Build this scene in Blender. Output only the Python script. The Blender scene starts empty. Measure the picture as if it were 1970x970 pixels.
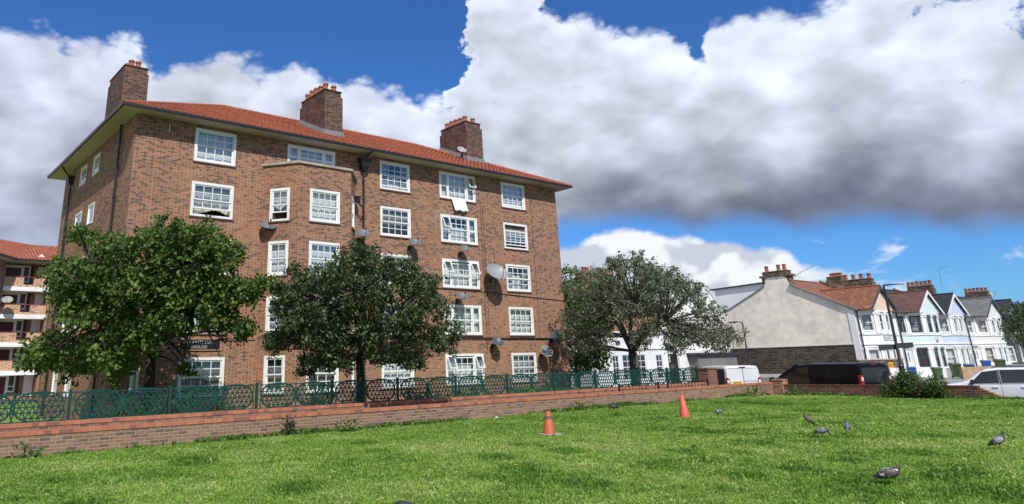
import bpy, bmesh, math, random
import numpy as np
from mathutils import Vector, Matrix
rng = random.Random(7)
R = math.radians
C = bpy.context.scene.collection
scene = bpy.context.scene

# ------------------------------------------------------------------ materials
def newmat(name):
    m = bpy.data.materials.new(name); m.use_nodes = True
    nt = m.node_tree; nt.nodes.clear()
    out = nt.nodes.new('ShaderNodeOutputMaterial')
    b = nt.nodes.new('ShaderNodeBsdfPrincipled')
    nt.links.new(b.outputs[0], out.inputs[0])
    return m, nt, b, out
class NT:
    """tiny node helper"""
    def __init__(s, nt): s.nt = nt
    def n(s, t, **kw):
        nd = s.nt.nodes.new(t)
        for k, v in kw.items(): setattr(nd, k, v)
        return nd
    def put(s, sock, v):
        if isinstance(v, bpy.types.NodeSocket): s.nt.links.new(v, sock)
        elif v is not None: sock.default_value = v
    def math(s, op, a, b=None, c=None, clamp=False):
        nd = s.n('ShaderNodeMath', operation=op); nd.use_clamp = clamp
        s.put(nd.inputs[0], a)
        if b is not None: s.put(nd.inputs[1], b)
        if c is not None: s.put(nd.inputs[2], c)
        return nd.outputs[0]
    def noise(s, vec, scale, detail=4, rough=.55, dist=0, out=0):
        nd = s.n('ShaderNodeTexNoise')
        s.put(nd.inputs['Vector'], vec); nd.inputs['Scale'].default_value = scale
        nd.inputs['Detail'].default_value = detail; nd.inputs['Roughness'].default_value = rough
        nd.inputs['Distortion'].default_value = dist
        return nd.outputs[out]
    def ramp(s, fac, stops, interp='LINEAR'):
        nd = s.n('ShaderNodeValToRGB'); cr = nd.color_ramp; cr.interpolation = interp
        while len(cr.elements) < len(stops): cr.elements.new(.5)
        for e, (p, c) in zip(cr.elements, stops):
            e.position = p; e.color = (c[0], c[1], c[2], 1) if hasattr(c, '__len__') else (c, c, c, 1)
        s.put(nd.inputs[0], fac); return nd.outputs[0]
    def mix(s, fac, a, b, mode='MIX'):
        nd = s.n('ShaderNodeMix', data_type='RGBA', blend_type=mode)
        s.put(nd.inputs[0], fac)
        for i, v in ((6, a), (7, b)):
            if isinstance(v, (tuple, list)): v = (*v[:3], 1)
            s.put(nd.inputs[i], v)
        return nd.outputs[2]
    def smooth(s, x, lo, hi):
        nd = s.n('ShaderNodeMapRange', interpolation_type='SMOOTHSTEP')
        s.put(nd.inputs[0], x); s.put(nd.inputs[1], lo); s.put(nd.inputs[2], hi)
        return nd.outputs[0]
    def coord(s, which='Object'):
        return s.n('ShaderNodeTexCoord').outputs[which]
    def bump(s, h, strength=.5, dist=.02):
        nd = s.n('ShaderNodeBump'); nd.inputs['Strength'].default_value = strength
        nd.inputs['Distance'].default_value = dist; s.put(nd.inputs['Height'], h); return nd.outputs[0]

def plain(name, col, rough=.5, metal=0, var=.12, scale=6, coat=0, spec=.5, dirt=None, bump=0, bscale=40):
    m, nt, b, out = newmat(name); N = NT(nt); co = N.coord()
    f = N.noise(co, scale, 5)
    v = N.ramp(f, [(.25, 1 - var), (.75, 1 + var)])
    c = N.mix(1, col, v, 'MULTIPLY')
    if dirt:
        d = N.ramp(N.noise(co, scale * .35, 6, .65), [(.48, 0), (.72, 1)])
        c = N.mix(N.math('MULTIPLY', d, dirt[1]), c, dirt[0])
    N.put(b.inputs['Base Color'], c)
    N.put(b.inputs['Roughness'], N.math('MULTIPLY_ADD', f, .2, rough - .1))
    b.inputs['Metallic'].default_value = metal
    b.inputs['Specular IOR Level'].default_value = spec
    if coat: b.inputs['Coat Weight'].default_value = coat; b.inputs['Coat Roughness'].default_value = .04
    if bump: N.put(b.inputs['Normal'], N.bump(N.noise(co, bscale, 6, .6), bump, .02))
    return m

def brick_mat(name, stretch, header, mortar, dark_amount=.5, course=.075, period=.3375, weather=None, bond='flemish', stain=.25, bleach=0, climb=None, streak=0):
    """bricks laid in the wall's own metres (UV): each brick with its own colour, mortar joints sunk"""
    m, nt, b, out = newmat(name); N = NT(nt)
    uv = N.n('ShaderNodeSeparateXYZ'); N.put(uv.inputs[0], N.coord('UV'))
    wob = N.noise(N.coord('UV'), 7, 2)
    v = N.math('DIVIDE', N.math('MULTIPLY_ADD', wob, .006, uv.outputs[1]), course)
    row = N.math('FLOOR', v); fv = N.math('FRACT', v)
    odd = N.math('MODULO', N.math('ABSOLUTE', row), 2)
    u = N.math('ADD', N.math('DIVIDE', uv.outputs[0], period), N.math('MULTIPLY', odd, .5))
    cell = N.math('FLOOR', u); fu = N.math('FRACT', u)
    sp = .667 if bond == 'flemish' else 1.0
    ish = N.math('GREATER_THAN', fu, sp)
    a1 = N.math('MULTIPLY', ish, sp)
    lo = N.math('SUBTRACT', fu, a1)
    hi = N.math('SUBTRACT', N.math('ADD', sp, N.math('MULTIPLY', ish, 1 - sp)), fu)
    eu = N.math('MULTIPLY', N.math('MINIMUM', lo, hi), period)
    ev = N.math('MULTIPLY', N.math('MINIMUM', fv, N.math('SUBTRACT', 1, fv)), course)
    e = N.math('MINIMUM', eu, ev)
    isb = N.smooth(e, .0035, .0075)
    idv = N.n('ShaderNodeCombineXYZ')
    N.put(idv.inputs[0], N.math('MULTIPLY_ADD', cell, 2, ish)); N.put(idv.inputs[1], row)
    wn = N.n('ShaderNodeTexWhiteNoise', noise_dimensions='2D'); N.put(wn.inputs[0], idv.outputs[0])
    r1 = wn.outputs['Value']
    sepc = N.n('ShaderNodeSeparateColor'); N.put(sepc.inputs[0], wn.outputs['Color']); r2 = sepc.outputs[1]
    k = len(stretch)
    cs = N.ramp(r1, [(i / max(1, k - 1), c) for i, c in enumerate(stretch)])
    kh = len(header)
    ch = N.ramp(r2, [(i / max(1, kh - 1), c) for i, c in enumerate(header)])
    big = N.noise(N.coord('UV'), .35, 4)
    # how many of the bricks are burnt dark drifts over the wall
    amt = N.math('MULTIPLY', N.math('MULTIPLY_ADD', N.smooth(big, .3, .7), .3, .7), dark_amount)
    if climb: amt = N.math('MULTIPLY', amt, N.math('MULTIPLY_ADD', N.smooth(uv.outputs[1], climb[0], climb[1]), climb[2], 1 - climb[2] * .5))
    dk = N.math('LESS_THAN', r2, amt)
    cs = N.mix(dk, cs, header[0])
    c = N.mix(ish, cs, ch)
    c = N.mix(1, c, N.ramp(N.noise(N.coord('UV'), 18, 5), [(.3, .86), (.7, 1.14)]), 'MULTIPLY')
    mo = N.mix(N.noise(N.coord('UV'), 9, 4), mortar, tuple(x * .72 for x in mortar))
    c = N.mix(isb, mo, c)
    if weather:
        wd = N.smooth(N.noise(N.coord('UV'), .55, 6, .62), .52, .75)
        c = N.mix(N.math('MULTIPLY', wd, stain), c, weather)
    if bleach:
        wd = N.smooth(N.noise(N.coord('UV'), .31, 7, .7), .6, .78)
        c = N.mix(N.math('MULTIPLY', wd, bleach), c, (.5, .46, .4))
    if streak:      # rain streaks and soot run down the wall
        sv = N.n('ShaderNodeVectorMath', operation='MULTIPLY'); N.put(sv.inputs[0], N.coord('UV')); sv.inputs[1].default_value = (2.2, .22, 1)
        st = N.smooth(N.noise(sv.outputs[0], 1, 6, .65), .5, .72); sv2 = N.smooth(N.noise(N.coord('UV'), .22, 3), .4, .65)
        c = N.mix(N.math('MULTIPLY', N.math('MULTIPLY', st, sv2), streak), c, (.085, .06, .05))
        lp = N.smooth(N.noise(N.coord('UV'), .16, 4, .6), .52, .68); c = N.mix(N.math('MULTIPLY', lp, .16), c, (.5, .25, .12))
    N.put(b.inputs['Base Color'], c); b.inputs['Roughness'].default_value = .9
    b.inputs['Specular IOR Level'].default_value = .25
    hgt = N.math('MULTIPLY_ADD', N.noise(N.coord('UV'), 45, 4), .35, isb)
    N.put(b.inputs['Normal'], N.bump(hgt, .55, .008))
    return m

def tile_mat(name, cols, du=.22, dv=.28, roll=True, gap=(.03, .02, .015), lichen=None, rough=.75, lines=None):
    m, nt, b, out = newmat(name); N = NT(nt)
    uv = N.n('ShaderNodeSeparateXYZ'); N.put(uv.inputs[0], N.coord('UV'))
    v = N.math('DIVIDE', uv.outputs[1], dv); row = N.math('FLOOR', v); fv = N.math('FRACT', v)
    off = 0 if roll else N.math('MULTIPLY', N.math('MODULO', N.math('ABSOLUTE', row), 2), .5)
    u = N.math('ADD', N.math('DIVIDE', uv.outputs[0], du), off)
    cell = N.math('FLOOR', u); fu = N.math('FRACT', u)
    idv = N.n('ShaderNodeCombineXYZ'); N.put(idv.inputs[0], cell); N.put(idv.inputs[1], row)
    wn = N.n('ShaderNodeTexWhiteNoise', noise_dimensions='2D'); N.put(wn.inputs[0], idv.outputs[0])
    c = N.ramp(wn.outputs['Value'], [(i / max(1, len(cols) - 1), x) for i, x in enumerate(cols)])
    c = N.mix(1, c, N.ramp(N.noise(N.coord('UV'), 1.1, 5), [(.3, .8), (.7, 1.15)]), 'MULTIPLY')
    lap = N.smooth(fv, .06, .24)
    side = N.smooth(N.math('MINIMUM', fu, N.math('SUBTRACT', 1, fu)), .03, .2)
    c = N.mix(N.math('MULTIPLY', lap, side), gap, c)
    if lichen:
        l = N.smooth(N.noise(N.coord('UV'), 1.7, 7, .7), .5, .68)
        c = N.mix(N.math('MULTIPLY', l, lichen[1]), c, lichen[0])
    if lines:
        c = N.mix(N.math('LESS_THAN', fv, lines[1]), c, lines[0])
    N.put(b.inputs['Base Color'], c); b.inputs['Roughness'].default_value = rough
    hgt = N.math('SUBTRACT', 1, fv)
    if roll:
        s = N.math('SINE', N.math('MULTIPLY', fu, math.pi))
        hgt = N.math('MULTIPLY_ADD', s, 1.0, N.math('MULTIPLY', hgt, .6))
    N.put(b.inputs['Normal'], N.bump(hgt, .9, .035))
    return m

def glass_mat(name, tint=(.86, .9, .9), extra=.04):
    m, nt, b, out = newmat(name); N = NT(nt); nt.nodes.remove(b)
    tr = N.n('ShaderNodeBsdfTransparent'); tr.inputs[0].default_value = (*tint, 1)
    gl = N.n('ShaderNodeBsdfGlossy'); gl.inputs['Roughness'].default_value = .015
    gl.inputs[0].default_value = (1, 1, 1, 1)
    fr = N.n('ShaderNodeFresnel'); ge = N.n('ShaderNodeNewGeometry')   # the same pane from inside and outside
    N.put(fr.inputs[0], N.math('MULTIPLY_ADD', ge.outputs['Backfacing'], 1 / 1.55 - 1.55, 1.55))
    f = N.math('ADD', N.math('MULTIPLY', fr.outputs[0], 1.7), extra, clamp=True)
    wav = N.bump(N.noise(N.coord(), .9, 2), .06, .05)
    N.put(gl.inputs['Normal'], wav)
    ms = N.n('ShaderNodeMixShader'); N.put(ms.inputs[0], f)
    nt.links.new(tr.outputs[0], ms.inputs[1]); nt.links.new(gl.outputs[0], ms.inputs[2])
    nt.links.new(ms.outputs[0], out.inputs[0])
    return m

def leaf_mat(name, cols, trans=.35, rough=.45, attr='rnd', scale=3):
    m, nt, b, out = newmat(name); N = NT(nt)
    at = N.n('ShaderNodeAttribute'); at.attribute_name = attr
    c = N.ramp(at.outputs['Fac'], cols)
    c = N.mix(1, c, N.ramp(N.noise(N.coord(), scale, 3), [(.3, .78), (.7, 1.2)]), 'MULTIPLY')
    N.put(b.inputs['Base Color'], c); b.inputs['Roughness'].default_value = rough
    b.inputs['Specular IOR Level'].default_value = .35
    tl = N.n('ShaderNodeBsdfTranslucent'); N.put(tl.inputs[0], N.mix(1, c, (1.1, 1.25, .55), 'MULTIPLY'))
    ms = N.n('ShaderNodeMixShader'); ms.inputs[0].default_value = trans
    nt.links.new(b.outputs[0], ms.inputs[1]); nt.links.new(tl.outputs[0], ms.inputs[2])
    nt.links.new(ms.outputs[0], out.inputs[0])
    return m

M = {}
M['block_brick'] = brick_mat('block brick', [(.35, .155, .082), (.29, .122, .066), (.40, .188, .10), (.32, .138, .073), (.25, .103, .058)],
                             [(.10, .06, .047), (.14, .077, .056), (.21, .10, .063), (.30, .135, .077)], (.47, .375, .285), .23, course=.08, period=.36, weather=(.15, .095, .07), stain=.3, bleach=.35, climb=(3, 12, .9), streak=.3)
M['parapet_brick'] = brick_mat('parapet brick', [(.58, .36, .24), (.52, .31, .2), (.62, .40, .27)], [(.3, .17, .11), (.45, .26, .16)], (.58, .48, .37), .1, course=.15, period=.6)
M['chimney_brick'] = brick_mat('chimney brick', [(.16, .07, .045), (.12, .058, .04), (.21, .09, .055), (.09, .05, .04)],
                               [(.04, .03, .028), (.08, .045, .035), (.14, .06, .04)], (.3, .25, .2), .5, weather=(.05, .04, .035), stain=.5, course=.092, period=.41)
M['garden_brick'] = brick_mat('garden wall brick', [(.25, .145, .098), (.22, .12, .082), (.29, .175, .12), (.20, .115, .083), (.27, .15, .093)],
                              [(.14, .092, .074), (.17, .11, .083), (.23, .135, .095)], (.46, .36, .27), .18, period=.225, bond='stretcher', weather=(.13, .1, .085), stain=.4, bleach=.5)
M['red_brick'] = brick_mat('red garden brick', [(.19, .075, .05), (.24, .095, .06), (.15, .06, .045), (.21, .09, .06)],
                           [(.09, .045, .035), (.14, .06, .045)], (.45, .33, .23), .3, weather=(.07, .045, .035), stain=.4)
M['black_brick'] = brick_mat('sooty brick', [(.075, .058, .043), (.095, .073, .052), (.056, .046, .036), (.11, .082, .058)],
                             [(.028, .027, .026), (.045, .04, .036), (.07, .06, .05)], (.36, .33, .27), .4, weather=(.10, .085, .06), stain=.35, course=.17, period=.7)
M['yellow_brick'] = brick_mat('stock brick', [(.20, .14, .085), (.25, .175, .11), (.14, .10, .07), (.1, .075, .055)],
                              [(.06, .05, .04), (.12, .09, .06)], (.3, .26, .2), .4, course=.13, period=.5, weather=(.05, .045, .04), stain=.5)
M['tan_brick'] = brick_mat('tan brick', [(.42, .28, .17), (.48, .33, .2), (.36, .23, .14)], [(.3, .2, .12), (.4, .27, .17)], (.5, .42, .32), .1, course=.13, period=.5)
M['coping'] = brick_mat('orange coping brick', [(.43, .155, .085), (.38, .133, .074), (.47, .18, .10), (.33, .12, .072)], [(.24, .10, .07), (.4, .15, .09)], (.30, .19, .14), .12,
                        course=.4, period=.15, bond='stretcher', weather=(.3, .13, .09), stain=.5)
M['roof_orange'] = tile_mat('orange roof tile', [(.40, .108, .040), (.33, .085, .034), (.46, .135, .052), (.37, .10, .042)], .34, .42, gap=(.075, .02, .012))
M['roof_mossy'] = tile_mat('lichened tile', [(.26, .10, .06), (.30, .11, .055), (.20, .08, .055)], .24, .3, lichen=((.50, .22, .05), .75), gap=(.07, .03, .02))
M['roof_brown'] = tile_mat('brown tile', [(.16, .085, .065), (.13, .07, .055), (.20, .10, .075)], .24, .3, gap=(.04, .02, .018))
M['roof_slate'] = tile_mat('dark slate', [(.035, .037, .045), (.05, .052, .06), (.028, .03, .036)], .3, .24, roll=False, gap=(.012, .012, .014), rough=.55)
M['roof_grey'] = tile_mat('grey concrete tile', [(.15, .15, .145), (.19, .19, .18), (.12, .12, .118)], .38, .36, roll=False, gap=(.06, .06, .06), lines=((.3, .3, .29), .1))
M['white'] = plain('white window paint', (.76, .76, .73), .4, var=.06, scale=1.3, dirt=((.5, .48, .43), .35))
M['white_render'] = plain('white painted render', (.78, .78, .77), .75, var=.07, scale=.9, dirt=((.48, .46, .43), .45), bump=.3)
M['cream'] = plain('cream soffit paint', (.50, .41, .37), .7, var=.08, scale=1.2, dirt=((.3, .27, .22), .35))
M['stone'] = plain('coping stone', (.36, .31, .24), .9, var=.2, scale=2.5, dirt=((.14, .12, .10), .6), bump=.4)
M['black'] = plain('black painted iron', (.016, .016, .018), .4, var=.2)
M['black_pole'] = plain('black pole paint', (.02, .02, .022), .35, var=.2, scale=2)
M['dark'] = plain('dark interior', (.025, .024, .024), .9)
M['green_fence'] = plain('green fence paint', (.004, .055, .043), .38, var=.18, scale=3, dirt=((.03, .06, .05), .4))
M['net'] = plain('net curtain', (.66, .68, .68), .9, var=.2, scale=9)
M['beige_cloth'] = plain('beige curtain', (.55, .52, .42), .9, var=.15, scale=5)
M['grey_cloth'] = plain('grey curtain', (.33, .36, .40), .9, var=.2, scale=6)
M['dark_cloth'] = plain('dark drapes', (.12, .125, .12), .9, var=.3, scale=6)
M['glass'] = glass_mat('window glass')
M['terracotta'] = plain('terracotta pot', (.27, .085, .045), .8, var=.2, scale=4, dirt=((.14, .06, .04), .5))
M['lead'] = plain('lead flashing', (.16, .165, .165), .6, var=.2, scale=5)
M['asphalt'] = plain('asphalt', (.055, .055, .056), .92, var=.18, scale=3, bump=.5, bscale=90)
M['paving'] = plain('concrete paving', (.27, .26, .245), .9, var=.14, scale=1.5, dirt=((.14, .13, .12), .4))
M['kerb'] = plain('granite kerb', (.3, .3, .295), .85, var=.15, scale=6)
M['tile_sill'] = plain('dark tile sill', (.10, .055, .04), .8, var=.3, scale=8)
M['earth'] = plain('dry soil', (.16, .12, .075), .95, var=.3, scale=2, bump=.5)

# ------------------------------------------------------------------ mesh builder
class MB:
    def __init__(s): s.v = []; s.f = []; s.m = []; s.cur = 0
    def add(s, vs, fs):
        o = len(s.v); s.v += [tuple(map(float, p)) for p in vs]; s.f += [tuple(i + o for i in f) for f in fs]; s.m += [s.cur] * len(fs)
        return s
    def quad(s, a, b, c, d): return s.add([a, b, c, d], [(0, 1, 2, 3)])
    def poly(s, pts): return s.add(pts, [tuple(range(len(pts)))])
    def box(s, x0, x1, y0, y1, z0, z1):
        return s.hexa([(x0, y0, z0), (x1, y0, z0), (x1, y1, z0), (x0, y1, z0), (x0, y0, z1), (x1, y0, z1), (x1, y1, z1), (x0, y1, z1)])
    def hexa(s, p): return s.add(p, [(3, 2, 1, 0), (4, 5, 6, 7), (0, 1, 5, 4), (1, 2, 6, 5), (2, 3, 7, 6), (3, 0, 4, 7)])
    def tube(s, pts, rad, n=8, caps=True):
        pts = [Vector(p) for p in pts]; k = len(pts)
        if not hasattr(rad, '__len__'): rad = [rad] * k
        vs = []; ref = None
        for i, p in enumerate(pts):
            d = (pts[min(i + 1, k - 1)] - pts[max(i - 1, 0)])
            d = d.normalized() if d.length > 1e-9 else Vector((0, 0, 1))
            if ref is None: ref = Vector((1, 0, 0)) if abs(d.x) < .9 else Vector((0, 1, 0))
            a = (ref - d * ref.dot(d)).normalized(); ref = a; b = d.cross(a)
            for j in range(n):
                t = 2 * math.pi * j / n; vs.append(p + (a * math.cos(t) + b * math.sin(t)) * rad[i])
        fs = [(i * n + j, i * n + (j + 1) % n, (i + 1) * n + (j + 1) % n, (i + 1) * n + j) for i in range(k - 1) for j in range(n)]
        if caps: fs += [tuple(range(n))[::-1], tuple((k - 1) * n + j for j in range(n))]
        return s.add(vs, fs)
    def lathe(s, prof, c=(0, 0, 0), n=16, axis='z'):
        vs = []
        for r, h in prof:
            for j in range(n):
                t = 2 * math.pi * j / n; a, b = r * math.cos(t), r * math.sin(t)
                p = (a, b, h) if axis == 'z' else ((h, a, b) if axis == 'x' else (a, h, b))
                vs.append((p[0] + c[0], p[1] + c[1], p[2] + c[2]))
        k = len(prof)
        fs = [(i * n + j, i * n + (j + 1) % n, (i + 1) * n + (j + 1) % n, (i + 1) * n + j) for i in range(k - 1) for j in range(n)]
        fs += [tuple(range(n))[::-1], tuple((k - 1) * n + j for j in range(n))]
        return s.add(vs, fs)
    def prism(s, poly, d0, d1, fn):
        """2-D polygon pushed from depth d0 to d1; fn(a, b, d) gives the point"""
        n = len(poly)
        vs = [fn(a, b, d0) for a, b in poly] + [fn(a, b, d1) for a, b in poly]
        return s.add(vs, [tuple(range(n))[::-1], tuple(range(n, 2 * n))] + [(i, (i + 1) % n, n + (i + 1) % n, n + i) for i in range(n)])
    def mesh(s, name, mats, smooth=False, uv=True):
        me = bpy.data.meshes.new(name); me.from_pydata(s.v, [], s.f)
        if not isinstance(mats, (list, tuple)): mats = [mats]
        for m in mats: me.materials.append(M[m] if isinstance(m, str) else m)
        if any(s.m): me.polygons.foreach_set('material_index', s.m)
        if uv:
            ul = me.uv_layers.new(name='UV'); dat = np.zeros(len(me.loops) * 2)
            for p in me.polygons:
                nx, ny, nz = p.normal
                h = math.hypot(nx, ny)
                if h < .1: t = (1, 0, 0); q = (0, 1, 0)
                else:
                    t = (-ny / h, nx / h, 0); q = (-nz * nx / h, -nz * ny / h, h)
                for li in p.loop_indices:
                    v = s.v[me.loops[li].vertex_index]
                    dat[2 * li] = v[0] * t[0] + v[1] * t[1]; dat[2 * li + 1] = v[0] * q[0] + v[1] * q[1] + v[2] * q[2]
            ul.data.foreach_set('uv', dat)
        if smooth:
            me.polygons.foreach_set('use_smooth', [True] * len(me.polygons))
            if smooth is not True: me.set_sharp_from_angle(angle=R(smooth))
        return me
    def build(s, name, mats, parent=None, smooth=False, uv=True, loc=None):
        o = bpy.data.objects.new(name, s.mesh(name, mats, smooth, uv)); C.objects.link(o)
        if parent: o.parent = parent
        if loc: o.location = loc
        return o

def tag(o, label=None, cat=None, group=None, kind=None):
    if label: o['label'] = label
    if cat: o['category'] = cat
    if group: o['group'] = group
    if kind: o['kind'] = kind
    return o
def empty(name, loc, label, cat, rz=0, group=None):
    o = bpy.data.objects.new(name, None); C.objects.link(o); o.location = loc; o.rotation_euler = (0, 0, rz); o.empty_display_size = .3
    return tag(o, label, cat, group)
def copy_tree(o, parent=None):
    c = o.copy(); C.objects.link(c); c.parent = parent
    for ch in list(o.children): copy_tree(ch, c)
    return c
def npmesh(name, verts, quads, mat, rnd=None, tris=False):
    me = bpy.data.meshes.new(name); k = 3 if tris else quads.shape[1]
    me.vertices.add(len(verts)); me.vertices.foreach_set('co', verts.astype(np.float32).ravel())
    me.loops.add(quads.size); me.loops.foreach_set('vertex_index', quads.astype(np.int32).ravel())
    me.polygons.add(len(quads)); me.polygons.foreach_set('loop_start', (np.arange(len(quads)) * k).astype(np.int32))
    me.update(calc_edges=True)
    if rnd is not None:
        a = me.attributes.new('rnd', 'FLOAT', 'POINT'); a.data.foreach_set('value', rnd.astype(np.float32))
    me.materials.append(mat); return me

class Wall:
    """a frame on a wall: s metres along it to the viewer's right, z up, d outwards"""
    def __init__(w, P, n):
        w.P = Vector((P[0], P[1], 0)); w.n = Vector((n[0], n[1], 0)).normalized(); w.t = Vector((-w.n.y, w.n.x, 0))
    def pt(w, s, z, d=0):
        p = w.P + w.t * s + w.n * d; return (p.x, p.y, z)
    def box(w, mb, s0, s1, z0, z1, d0, d1):
        p = [w.pt(s0, z0, d1), w.pt(s1, z0, d1), w.pt(s1, z0, d0), w.pt(s0, z0, d0), w.pt(s0, z1, d1), w.pt(s1, z1, d1), w.pt(s1, z1, d0), w.pt(s0, z1, d0)]
        mb.hexa(p)
    def face(w, mb, s0, s1, z0, z1, d=0):
        mb.quad(w.pt(s0, z0, d), w.pt(s1, z0, d), w.pt(s1, z1, d), w.pt(s0, z1, d))
    def sheet(w, mb, s0, s1, z0, z1, openings, reveal=.11):
        """wall face with real holes and their reveals"""
        ss = sorted({s0, s1, *[o[0] for o in openings], *[o[1] for o in openings]})
        zs = sorted({z0, z1, *[o[2] for o in openings], *[o[3] for o in openings]})
        for a, b in zip(ss, ss[1:]):
            for c, d in zip(zs, zs[1:]):
                ms, mz = (a + b) / 2, (c + d) / 2
                if any(o[0] < ms < o[1] and o[2] < mz < o[3] for o in openings): continue
                w.face(mb, a, b, c, d)
        for a, b, c, d in [o[:4] for o in openings]:
            r = -reveal
            mb.quad(w.pt(a, c), w.pt(a, d), w.pt(a, d, r), w.pt(a, c, r)); mb.quad(w.pt(b, d), w.pt(b, c), w.pt(b, c, r), w.pt(b, d, r))
            mb.quad(w.pt(a, d), w.pt(b, d), w.pt(b, d, r), w.pt(a, d, r)); mb.quad(w.pt(b, c), w.pt(a, c), w.pt(a, c, r), w.pt(b, c, r))

def curtain_mesh(W, s0, s1, z0, z1, d, amp=.03, waves=None, gather=0):
    mb = MB(); n = max(10, int((s1 - s0) * 14)); k = waves or (s1 - s0) * 5
    ph = rng.random() * 6; vs = []
    for j in range(3):
        for i in range(n + 1):
            t = i / n; s = s0 + (s1 - s0) * t
            dd = d + amp * math.sin(t * k * 6.283 + ph) + amp * .4 * math.sin(t * k * 15 + ph)
            z = z0 + (z1 - z0) * j / 2
            if j == 0: z += gather * .12 * (1 + math.sin(t * 7 + ph))
            vs.append(W.pt(s, z, dd))
    fs = [(j * (n + 1) + i, j * (n + 1) + i + 1, (j + 1) * (n + 1) + i + 1, (j + 1) * (n + 1) + i) for j in range(2) for i in range(n)]
    return mb.add(vs, fs)

def window(parent, W, s0, s1, z0, z1, kind='sash', nx=4, ny=2, low=0, up=0, vents=(), curtain='net', cover=1.0, sill=None, frame='white', fw=.125, bar=.036, proud=.015, cdepth=-.24, name='window'):
    f = MB(); g = MB()
    B = lambda a, b, c, d, e, h: W.box(f, a, b, c, d, e, h)
    B(s0, s0 + fw, z0, z1, -.11, proud); B(s1 - fw, s1, z0, z1, -.11, proud)
    B(s0 + fw, s1 - fw, z1 - fw, z1, -.11, proud); B(s0 + fw, s1 - fw, z0, z0 + fw * .8, -.11, proud + .012)
    a0, a1, b0, b1 = s0 + fw, s1 - fw, z0 + fw * .8, z1 - fw
    def sash(x0, x1, y0, y1, d, cx, cy, st=.06, glz=True):
        B(x0, x0 + st, y0, y1, d - .035, d); B(x1 - st, x1, y0, y1, d - .035, d)
        B(x0 + st, x1 - st, y0, y0 + st, d - .035, d); B(x0 + st, x1 - st, y1 - st, y1, d - .035, d)
        for i in range(1, cx):
            x = x0 + st + (x1 - x0 - 2 * st) * i / cx; B(x - bar / 2, x + bar / 2, y0 + st, y1 - st, d - .028, d - .004)
        for i in range(1, cy):
            y = y0 + st + (y1 - y0 - 2 * st) * i / cy; B(x0 + st, x1 - st, y - bar / 2, y + bar / 2, d - .0265, d - .0055)
        if glz: W.face(g, x0 + st, x1 - st, y0 + st, y1 - st, d - .016)
    def pair(x0, x1, y0, y1, cx, lo=low, u=up):
        mid = (y0 + y1) / 2; hh = y1 - mid
        sash(x0, x1, mid - .02 - u * hh, y1 - u * hh, -.02, cx, ny); sash(x0, x1, y0 + lo * hh, mid + .02 + lo * hh, -.06, cx, ny)
    if kind == 'sash': pair(a0, a1, b0, b1, nx)
    elif kind == 'triple':
        sw = (a1 - a0) * .2; mu = .09
        B(a0 + sw, a0 + sw + mu, b0, b1, -.10, proud - .004); B(a1 - sw - mu, a1 - sw, b0, b1, -.10, proud - .004)
        pair(a0 + sw + mu, a1 - sw - mu, b0, b1, nx)
        for side, (x0, x1) in enumerate(((a0, a0 + sw), (a1 - sw, a1))):
            zt = b0 + (b1 - b0) * .5
            sash(x0, x1, b0, zt, -.02, 1, 1)
            if side in vents:      # top-hung vent standing open
                ang = R(24); st = .05; top = b1; H = b1 - zt
                def vp(s, h, o): return W.pt(s, top - h * math.cos(ang) + o * math.sin(ang) * .5, -.005 + h * math.sin(ang) + o * math.cos(ang))
                def vb(s0_, s1_, h0, h1):
                    f.hexa([vp(s0_, h1, .02), vp(s1_, h1, .02), vp(s1_, h1, -.02), vp(s0_, h1, -.02), vp(s0_, h0, .02), vp(s1_, h0, .02), vp(s1_, h0, -.02), vp(s0_, h0, -.02)])
                vb(x0, x0 + st, 0, H); vb(x1 - st, x1, 0, H); vb(x0 + st, x1 - st, 0, st); vb(x0 + st, x1 - st, H - st, H)
                g.quad(vp(x0 + st, H - st, 0), vp(x1 - st, H - st, 0), vp(x1 - st, st, 0), vp(x0 + st, st, 0))
            else: sash(x0, x1, zt, b1, -.02, 1, 1)
    elif kind == 'case': sash(a0, a1, b0, b1, -.02, nx, ny)
    o = f.build(name, frame, parent)
    g.build('pane', 'glass', o, uv=False)
    if curtain in ('drapes', 'blind'):
        if curtain == 'blind':
            q = MB(); n_ = int((z1 - z0) * .6 / .05)
            for i in range(n_): zz = z1 - .05 - i * .05; q.quad(W.pt(s0 + .1, zz, -.17), W.pt(s1 - .1, zz, -.17), W.pt(s1 - .1, zz + .03, -.20), W.pt(s0 + .1, zz + .03, -.20))
            q.build('blind', 'beige_cloth', o, uv=False)
        else:
            for a_, b_ in ((s0 + .03, s0 + (s1 - s0) * .3), (s1 - (s1 - s0) * .27, s1 - .03)): curtain_mesh(W, a_, b_, z0 + .05, z1 - .02, cdepth, .05, 6).build('curtain', 'grey_cloth', o, smooth=True, uv=False)
            curtain_mesh(W, s0 + .03, s1 - .03, z0 + .03, z0 + (z1 - z0) * .62, cdepth - .1, .02).build('net_curtain', 'net', o, smooth=True, uv=False)
    elif curtain:
        curtain_mesh(W, s0 + .03, s1 - .03, z1 - (z1 - z0) * cover, z1 - .02, cdepth, gather=1 if cover < 1 else 0).build('curtain', curtain, o, smooth=True, uv=False)
    if sill:
        q = MB(); W.box(q, s0 - .03, s1 + .03, z0 - .075, z0 - .004, -.11, .055); q.build('sill', sill, o)
    return o

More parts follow.
